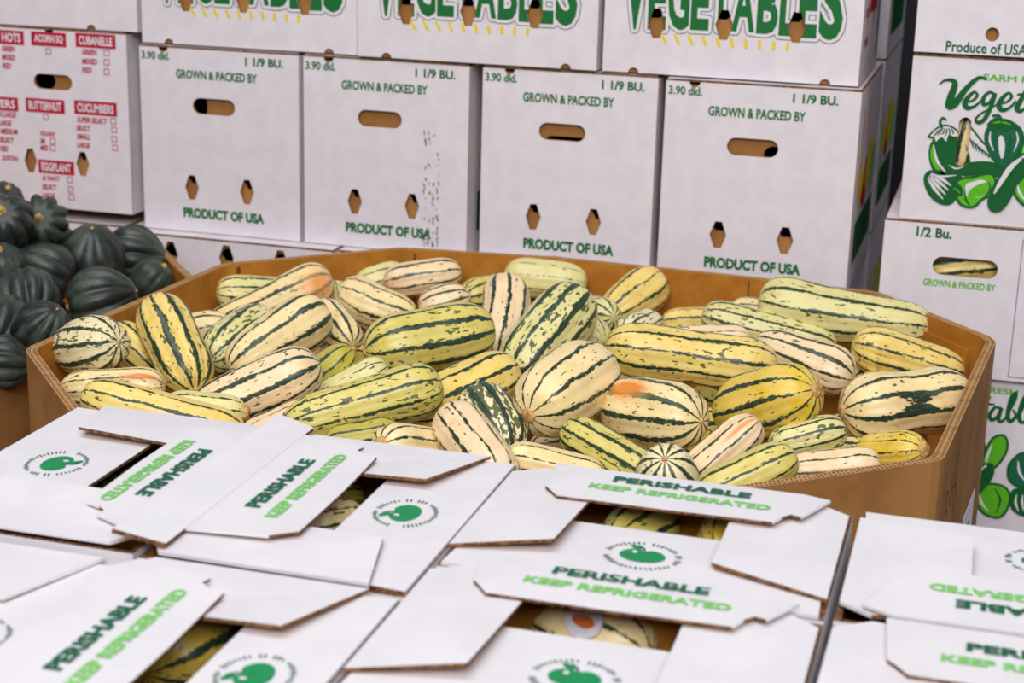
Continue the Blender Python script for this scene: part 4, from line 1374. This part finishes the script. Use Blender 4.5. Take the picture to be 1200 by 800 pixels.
ACORNS = [
    ((-1.427, 2.297, 0.973), 0.044, (0.15, 0.1, 0.95), 'dark green acorn squash with its lobed stem end facing out like a flower', ACORN_G, 0.24),
    ((-1.438, 2.215, 0.986), 0.046, (0.1, 0.45, 0.85), 'acorn squash with a cut yellowish stem at the left edge, beside the flower-like one', ACORN, 0.2),
    ((-1.442, 2.352, 0.919), 0.041, (-0.8, 0.3, -0.3), 'dull acorn squash squeezed behind the big round one, under the flower-like one', ACORN_G, 0.12),
    ((-1.353, 2.319, 0.916), 0.054, (-0.15, -0.75, -0.6), 'big smooth acorn squash with its tan tip pointing up, in the middle of the heap', ACORN, 0.10),
    ((-1.333, 2.412, 0.907), 0.047, (-0.9, 0.1, 0.1), 'acorn squash with level ridges at the back right, against the white carton ledge', ACORN, 0.18),
    ((-1.276, 2.367, 0.881), 0.035, (0.6, 0.6, 0.1), 'small dull acorn squash in the back right corner of its bin', ACORN_G, 0.10),
    ((-1.381, 2.224, 0.909), 0.051, (0.85, -0.35, -0.1), 'acorn squash whose tan tip points left, in front of the big round one', ACORN, 0.14),
    ((-1.314, 2.069, 0.918), 0.046, (-0.25, 0.75, -0.45), 'acorn squash with pale scuffs on its shoulder, near the left edge', ACORN, 0.2),
    ((-1.243, 2.145, 0.902), 0.051, (-0.95, -0.25, 0.0), 'acorn squash with broad lengthwise ridges, lying against the wall of the striped squash bin', ACORN, 0.19),
    ((-1.212, 1.938, 0.915), 0.040, (-0.5, -0.5, -0.4), 'acorn squash of two rounded lobes beside the striped squash bin’s left corner', ACORN, 0.22),
    ((-1.307, 1.991, 0.899), 0.043, (0.0, 0.75, -0.75), 'very dark acorn squash with a tan tip facing out, at the left edge', ACORN, 0.12),
    ((-1.226, 1.863, 0.889), 0.036, (-0.8, 0.1, 0.3), 'lowest acorn squash, just above the front rim at the left edge', ACORN, 0.18),
    ((-1.255, 1.957, 0.879), 0.028, (0.3, 0.8, 0.2), 'small acorn squash in the shadow under the two-lobed one', ACORN, 0.18),
    ((-1.411, 2.149, 0.936), 0.040, (0.2, 0.7, 0.5), 'black-green acorn squash cut by the left edge, below the one with the cut stem', ACORN, 0.12),
    ((-1.568, 2.412, 0.972), 0.036, (0.4, 0.7, 0.4), 'acorn squash at the very top left of the heap, below the checklist carton', ACORN, 0.2),
    ((-1.398, 2.075, 0.906), 0.047, (0.1, 0.8, 0.3), None, ACORN, 0.16),
    ((-1.511, 2.218, 0.935), 0.050, (0.2, 0.8, 0.3), None, ACORN, 0.16),
    ((-1.517, 2.367, 0.906), 0.030, (0.3, 0.7, 0.3), 'small acorn squash showing between the cut-stem one and the flower-like one', ACORN, 0.2),
    ((-1.292, 1.873, 0.908), 0.043, (0.2, 0.8, 0.3), None, ACORN, 0.16),
    ((-1.291, 2.173, 0.856), 0.030, (0.4, 0.7, 0.3), None, ACORN, 0.16),
    ((-1.449, 2.429, 0.887), 0.034, (0.4, 0.7, 0.3), None, ACORN, 0.16)]
for c, r, sd, lab, mt, dp in ACORNS:
    acorn(c, r, dir_px(*sd), lab or 'acorn squash lying low in the heap, mostly hidden under the others', mt, dp, group=None if lab else 'buried acorn squash')
# the lower layer that carries the heap
for k in range(26):
    rr = random.Random(100 + k)
    gx, gy = k % 5, k // 5
    x, y = -1.60 + 0.098 * gx + rr.uniform(-0.01, 0.01), 1.86 + 0.098 * gy + rr.uniform(-0.01, 0.01)
    if k >= 25 or x + 0.05 > -1.19 + min(0.0, 0.0):
        continue
    acorn((x, y, 0.826), 0.044, (rr.uniform(-1, 1), rr.uniform(-1, 1), 0.6), 'acorn squash lying low in the heap, mostly hidden under the others', ACORN, 0.16, group='buried acorn squash')

# ---------------------------------------------------------------- flat cartons in front, tops locked open in the middle
FW_, FD_, FH_ = 0.315, 0.232, 0.21
TRAY = [WHITE2, KRAFTIN, EDGE, TEAL, LIME, APPLE, PALE]


def apple_logo(mb, cx, cy, zf):
    M = Matrix.Translation((cx, cy, 0))
    I = M
    z = zf + 0.0007
    pts = []
    for k in range(40):
        a = 2 * PI * k / 40
        r = 0.0165 * (1 + 0.10 * math.sin(a) - 0.30 * math.exp(-((a - PI / 2) / 0.28) ** 2) + 0.05 * math.cos(2 * a))
        pts.append((r * 1.12 * math.cos(a), r * 0.88 * math.sin(a) - 0.001, z))
    mb.add(pts, [list(range(40))], 5, I)
    stroke(mb, [(0.000, 0.010, 0.0016), (-0.002, 0.015, 0.002), (-0.006, 0.019, 0.0016)], 3, I, z + 0.0002)
    disc(mb, -0.0085, 0.0165, 0.0062, 0.0030, 5, I, z, 12, 2.5)
    disc(mb, -0.0075, 0.0055, 0.0022, 0.0030, 6, I, z + 0.0003, 10)
    # ring of small lettering, too fine to read
    rnd = random.Random(3)
    n = 46
    for k in range(n):
        if k in (0, 22, 23, 24) or rnd.random() < 0.06:
            continue
        a = 2 * PI * (k + 0.5) / n
        for r0, r1, da in ((0.0270, 0.0305, 0.030), (0.0255, 0.0318, 0.016)):
            q = []
            for r, s in ((r0, -1), (r1, -1), (r1, 1), (r0, 1)):
                q.append((r * 1.06 * math.cos(a + s * da), r * 0.92 * math.sin(a + s * da), z))
            mb.add(q[::-1], [(0, 1, 2, 3)], 3, I)
            if rnd.random() < 0.5:
                break


def tray_carton(corner, ang, label, lifts=(0.008, 0.006, 0.006), sh=0.0, mk=0.122, ie=0.0, H=FH_, top=0.985, extra=None, text=True, text2=True, white=False, closed=False, W=FW_, D=FD_):
    """corner: world position of the carton's own near-left corner; ang: turn about z; lifts: left flap, right flap, lettered flap"""
    root = empty('tray_carton', (corner[0], corner[1], top - H), label, 'carton', None, ang)
    t = 0.005
    mb = MB()
    mb.box(t, W - t, t, D - t, 0, t, 1)
    mb.box(0, W, 0, t, 0, H, 0, [1, 2, 0, 1, 0, 0])
    mb.box(0, W, D - t, D, 0, H, 0, [1, 2, 1, 0, 0, 0])
    mb.box(0, t, t, D - t, 0, H, 0, [1, 2, 0, 0, 1, 0])
    mb.box(W - t, W, t, D - t, 0, H, 0, [1, 2, 0, 0, 0, 1])
    mb.build('tray_body', TRAY, root)
    th = 0.0031
    # front flap with the round mark
    z0 = H + th + 0.0004
    mb = MB()
    mb.slab([(0.004, 0.001), (W - 0.004, 0.001), (W - 0.012, mk), (0.012, mk)], lambda x, y: z0, th, 0, 1, lambda n: 0 if n.y < -0.5 else 2)
    if text:
        apple_logo(mb, W * 0.5, mk * 0.5 + 0.006, z0)
    mb.build('marked_flap', TRAY, root)
    # the two side flaps
    lf, rf, tf = lifts
    z1 = z0 + th + 0.0008
    mb = MB()
    mb.slab([(0.001, 0.030), (0.086, 0.050), (0.092, 0.190), (0.050, 0.230), (0.030, 0.2325), (0.002, 0.214)], lambda x, y: z1 + lf * (x / 0.09) * (1.15 - y / D), th, 0, 1, lambda n: 0 if n.x < -0.5 else 2)
    mb.build('side_flap', TRAY, root)
    mb = MB()
    mb.slab([(W - 0.001, 0.026), (W - 0.098, 0.058), (W - 0.100, 0.190), (W - 0.050, 0.226), (W - 0.028, 0.228), (W - 0.002, 0.210)], lambda x, y: z1 + rf * ((W - x) / 0.1) * (1.15 - y / D), th, 0, 1, lambda n: 0 if n.x > 0.5 or white else 2)
    mb.build('side_flap', TRAY, root)
    # back flap with the lettering and hooked tabs
    z2 = z1 + th * 0.8 + max(lf, rf) * 0.30 + 0.0004
    mb = MB()
    zf = lambda x, y: z2 + tf * 0.3 * (D - y) / 0.07
    if not closed:
        iv = 0.138 + sh + ie
        mb.slab([(0.040, 0.2335), (W - 0.044, 0.2335), (W - 0.020, 0.222 + sh * 0.4), (W - 0.040, iv + 0.026), (W - 0.049, iv + 0.029), (W - 0.056, iv + 0.020), (W - 0.062, iv + 0.004), (W * 0.5, iv),
                 (0.062, iv), (0.052, iv + 0.014), (0.046, iv + 0.021)], zf, th * 0.8, 0, 1, lambda n: 2 if n.y < -0.5 else 0)
    if text and text2:
        for s, cx, cy, w, h, mt in (('PERISHABLE', 0.163, 0.199 + sh, 0.126, 0.0150, 3), ('KEEP REFRIGERATED', 0.165, 0.174 + sh, 0.164, 0.0130, 4)):
            vs, fs = text_mesh(s, 0.04 if mt == 3 else 0.035, 0.0)
            x0, x1 = min(v[0] for v in vs), max(v[0] for v in vs)
            y0, y1 = min(v[1] for v in vs), max(v[1] for v in vs)
            out = []
            for x, y, _ in vs:
                X, Y = cx + ((x - x0) / (x1 - x0) - 0.5) * w, cy + ((y - y0) / (y1 - y0) - 0.5) * h
                out.append((X, Y, zf(X, Y) + 0.0012))
            mb.add(out, fs, mt)
    mb.build('lettered_flap', TRAY, root)
    return root


Q = PI / 2
tray_carton((-0.411, 1.226), 0.0, 'white tray carton against the bin, its PERISHABLE flap overlapping the bin rim', (0.010, 0.004, 0.006), 0.010, 0.124)
tray_carton((-0.410, 0.988), 0.0, 'white tray carton nearest the camera, a stickered squash in its opening', (0.010, 0.004, 0.006), 0.032, 0.140)
tray_carton((-0.414, 1.158), Q, 'sideways white tray carton with its apple mark plain to see, close to the bin', (0.003, 0.008, 0.006), -0.023, 0.100)
tray_carton((-0.414, 0.836), Q, 'sideways white tray carton at the bottom left, large yellow squash in its opening', (0.003, 0.008, 0.006), -0.021, 0.092)
fl = tray_carton((-0.885, 1.478), -Q, 'white tray carton at the left with upside-down PERISHABLE and a raised outer flap', (0.008, 0.006, 0.002), -0.006, 0.124, 0.018, top=0.985)
tray_carton((-0.650, 0.842), Q, 'white tray carton in the lower left corner, its apple mark cut by the frame', (0.003, 0.002, 0.004), -0.023, 0.084, white=True, top=0.974)
tray_carton((0.226, 1.462), PI, 'white tray carton at the right edge with upside-down lettering', (0.004, 0.008, 0.005))
tray_carton((-0.089, 0.990), 0.0, 'white tray carton in the lower right corner, its PERISHABLE flap cut by the frame', (0.006, 0.004, 0.005))
# outer flap of the left carton, folded up along its hinge and leaning back
mb = MB()
q = [(-0.002, 0.222, 0.2310), (0.322, 0.218, 0.2335), (0.314, 0.262, 0.2235), (0.004, 0.262, 0.2235)]
n = (Vector(q[1]) - Vector(q[0])).cross(Vector(q[3]) - Vector(q[0])).normalized() * 0.0042
mb.add(q + [tuple(Vector(p) - n) for p in q], [(0, 1, 2, 3), (7, 6, 5, 4), (0, 4, 5, 1), (1, 5, 6, 2), (2, 6, 7, 3), (3, 7, 4, 0)], [0, 1, 2, 2, 2, 2])
mb.build('raised_flap', TRAY, fl)

# squash lying in the tray cartons
STICK = [PALE, flat('sticker_orange', srgb(224, 112, 66)), YEL]


def sticker(o, ang, zpos, R, rx=0.013, ry=0.018):
    """oval produce sticker wrapped on the skin of squash o"""
    mb = MB()
    for k, (a, b, m, lift) in enumerate(((rx, ry, 0, 0.0022), (rx * 0.38, ry * 0.62, 1, 0.0026))):
        vs = []
        for i in range(18):
            t = 2 * PI * i / 18
            aa, zz = ang + a * math.cos(t) / R, zpos + b * math.sin(t)
            vs.append(((R + lift) * math.cos(aa), (R + lift) * math.sin(aa), zz))
        mid = ((R + lift) * math.cos(ang), (R + lift) * math.sin(ang), zpos)
        mb.add(vs + [mid], [(18, i, (i + 1) % 18) for i in range(18)], m)
    s = mb.build('produce_sticker', STICK, o)
    s['label'] = 'oval white sticker with an orange patch'


def in_tray(px1, py1, px2, py2, z, R, label, **kw):
    a, b = at_z(px1, py1, z), at_z(px2, py2, z)
    return delicata(a, b, R, label, **kw)


in_tray(712, 640, 785, 612, 0.951, 0.030, 'green striped squash in the opening of the tray carton touching the bin, left one', skin=GREENY, stripe=0.14)
in_tray(838, 650, 880, 590, 0.953, 0.026, 'yellow squash under the right flap of the tray carton touching the bin', skin=GOLD, stripe=0.10)
q = in_tray(632, 716, 765, 770, 0.945, 0.036, 'cream squash with an oval white sticker in the nearest tray carton’s opening', skin=CREAM, stripe=0.08, speck=0.2)
sticker(q, -0.15, 0.012, 0.0365)
in_tray(578, 740, 612, 722, 0.93, 0.022, 'golden squash end at the left of the nearest tray carton’s opening', skin=GOLD, stripe=0.08)
q = in_tray(768, 722, 812, 772, 0.925, 0.024, 'shaded squash with a sticker at the right of the nearest tray carton’s opening', skin=YELLOW, stripe=0.16)
sticker(q, 0.2, 0.0, 0.0245, 0.010, 0.013)
in_tray(360, 592, 425, 580, 0.945, 0.024, 'olive squash in the shadow of the opening beside the clear apple mark', skin=OLIVE, stripe=0.10)
in_tray(350, 618, 425, 604, 0.955, 0.022, 'cream squash at the near edge of the opening beside the clear apple mark', skin=CREAM, stripe=0.08)
in_tray(170, 790, 285, 715, 0.936, 0.044, 'large yellow squash in the opening of the sideways carton at the bottom left', skin=GOLD, stripe=0.12)
in_tray(105, 578, 165, 545, 0.93, 0.026, 'dull squash in the narrow opening of the carton at the left with upside-down lettering', skin=OLIVE, stripe=0.2, speck=1.0)
in_tray(1170, 672, 1230, 655, 0.94, 0.024, 'yellow squash at the right edge in the opening of the carton with upside-down lettering', skin=GOLD, stripe=0.12)

# squash inside the cartons of the right-hand stack, seen through their cut-outs
for (px, py, dx, dz, R, sk, lab) in ((1131, 313, 0.06, 0.012, 0.028, YELLOW, 'striped squash lying behind the hand slot of the 1/2 Bu. carton'),
                                     (1129, 166, 0.008, 0.05, 0.030, CREAM, 'striped squash standing behind the narrow slot of the carton with vegetable drawings'),
                                     (1163, 40, 0.05, 0.0, 0.030, CREAM, 'squash behind the small round hole of the Produce of USA carton')):
    c = at_y(px, py, YR + 0.0075 + R)
    delicata((c.x - dx, c.y, c.z - dz), (c.x + dx, c.y + 0.004, c.z + dz), R, lab, skin=sk, stripe=0.16, speck=0.3)

# ---------------------------------------------------------------- table that carries the tray cartons
tb = empty('folding_table', (-0.32, 1.14, 0.0), 'long table hidden under the white tray cartons', 'table')
mb = MB()
mb.box(-0.62, 0.62, -0.36, 0.345, 0.735, 0.7595, 0)
mb.build('table_top', [WOOD], tb)
for sx in (-0.55, 0.55):
    for sy in (-0.30, 0.29):
        mb = MB()
        mb.box(sx - 0.018, sx + 0.018, sy - 0.018, sy + 0.018, 0.0, 0.735, 0)
        mb.box(sx - 0.024, sx + 0.024, sy - 0.024, sy + 0.024, 0.0, 0.012, 0)
        mb.build('leg', [STEEL], tb)
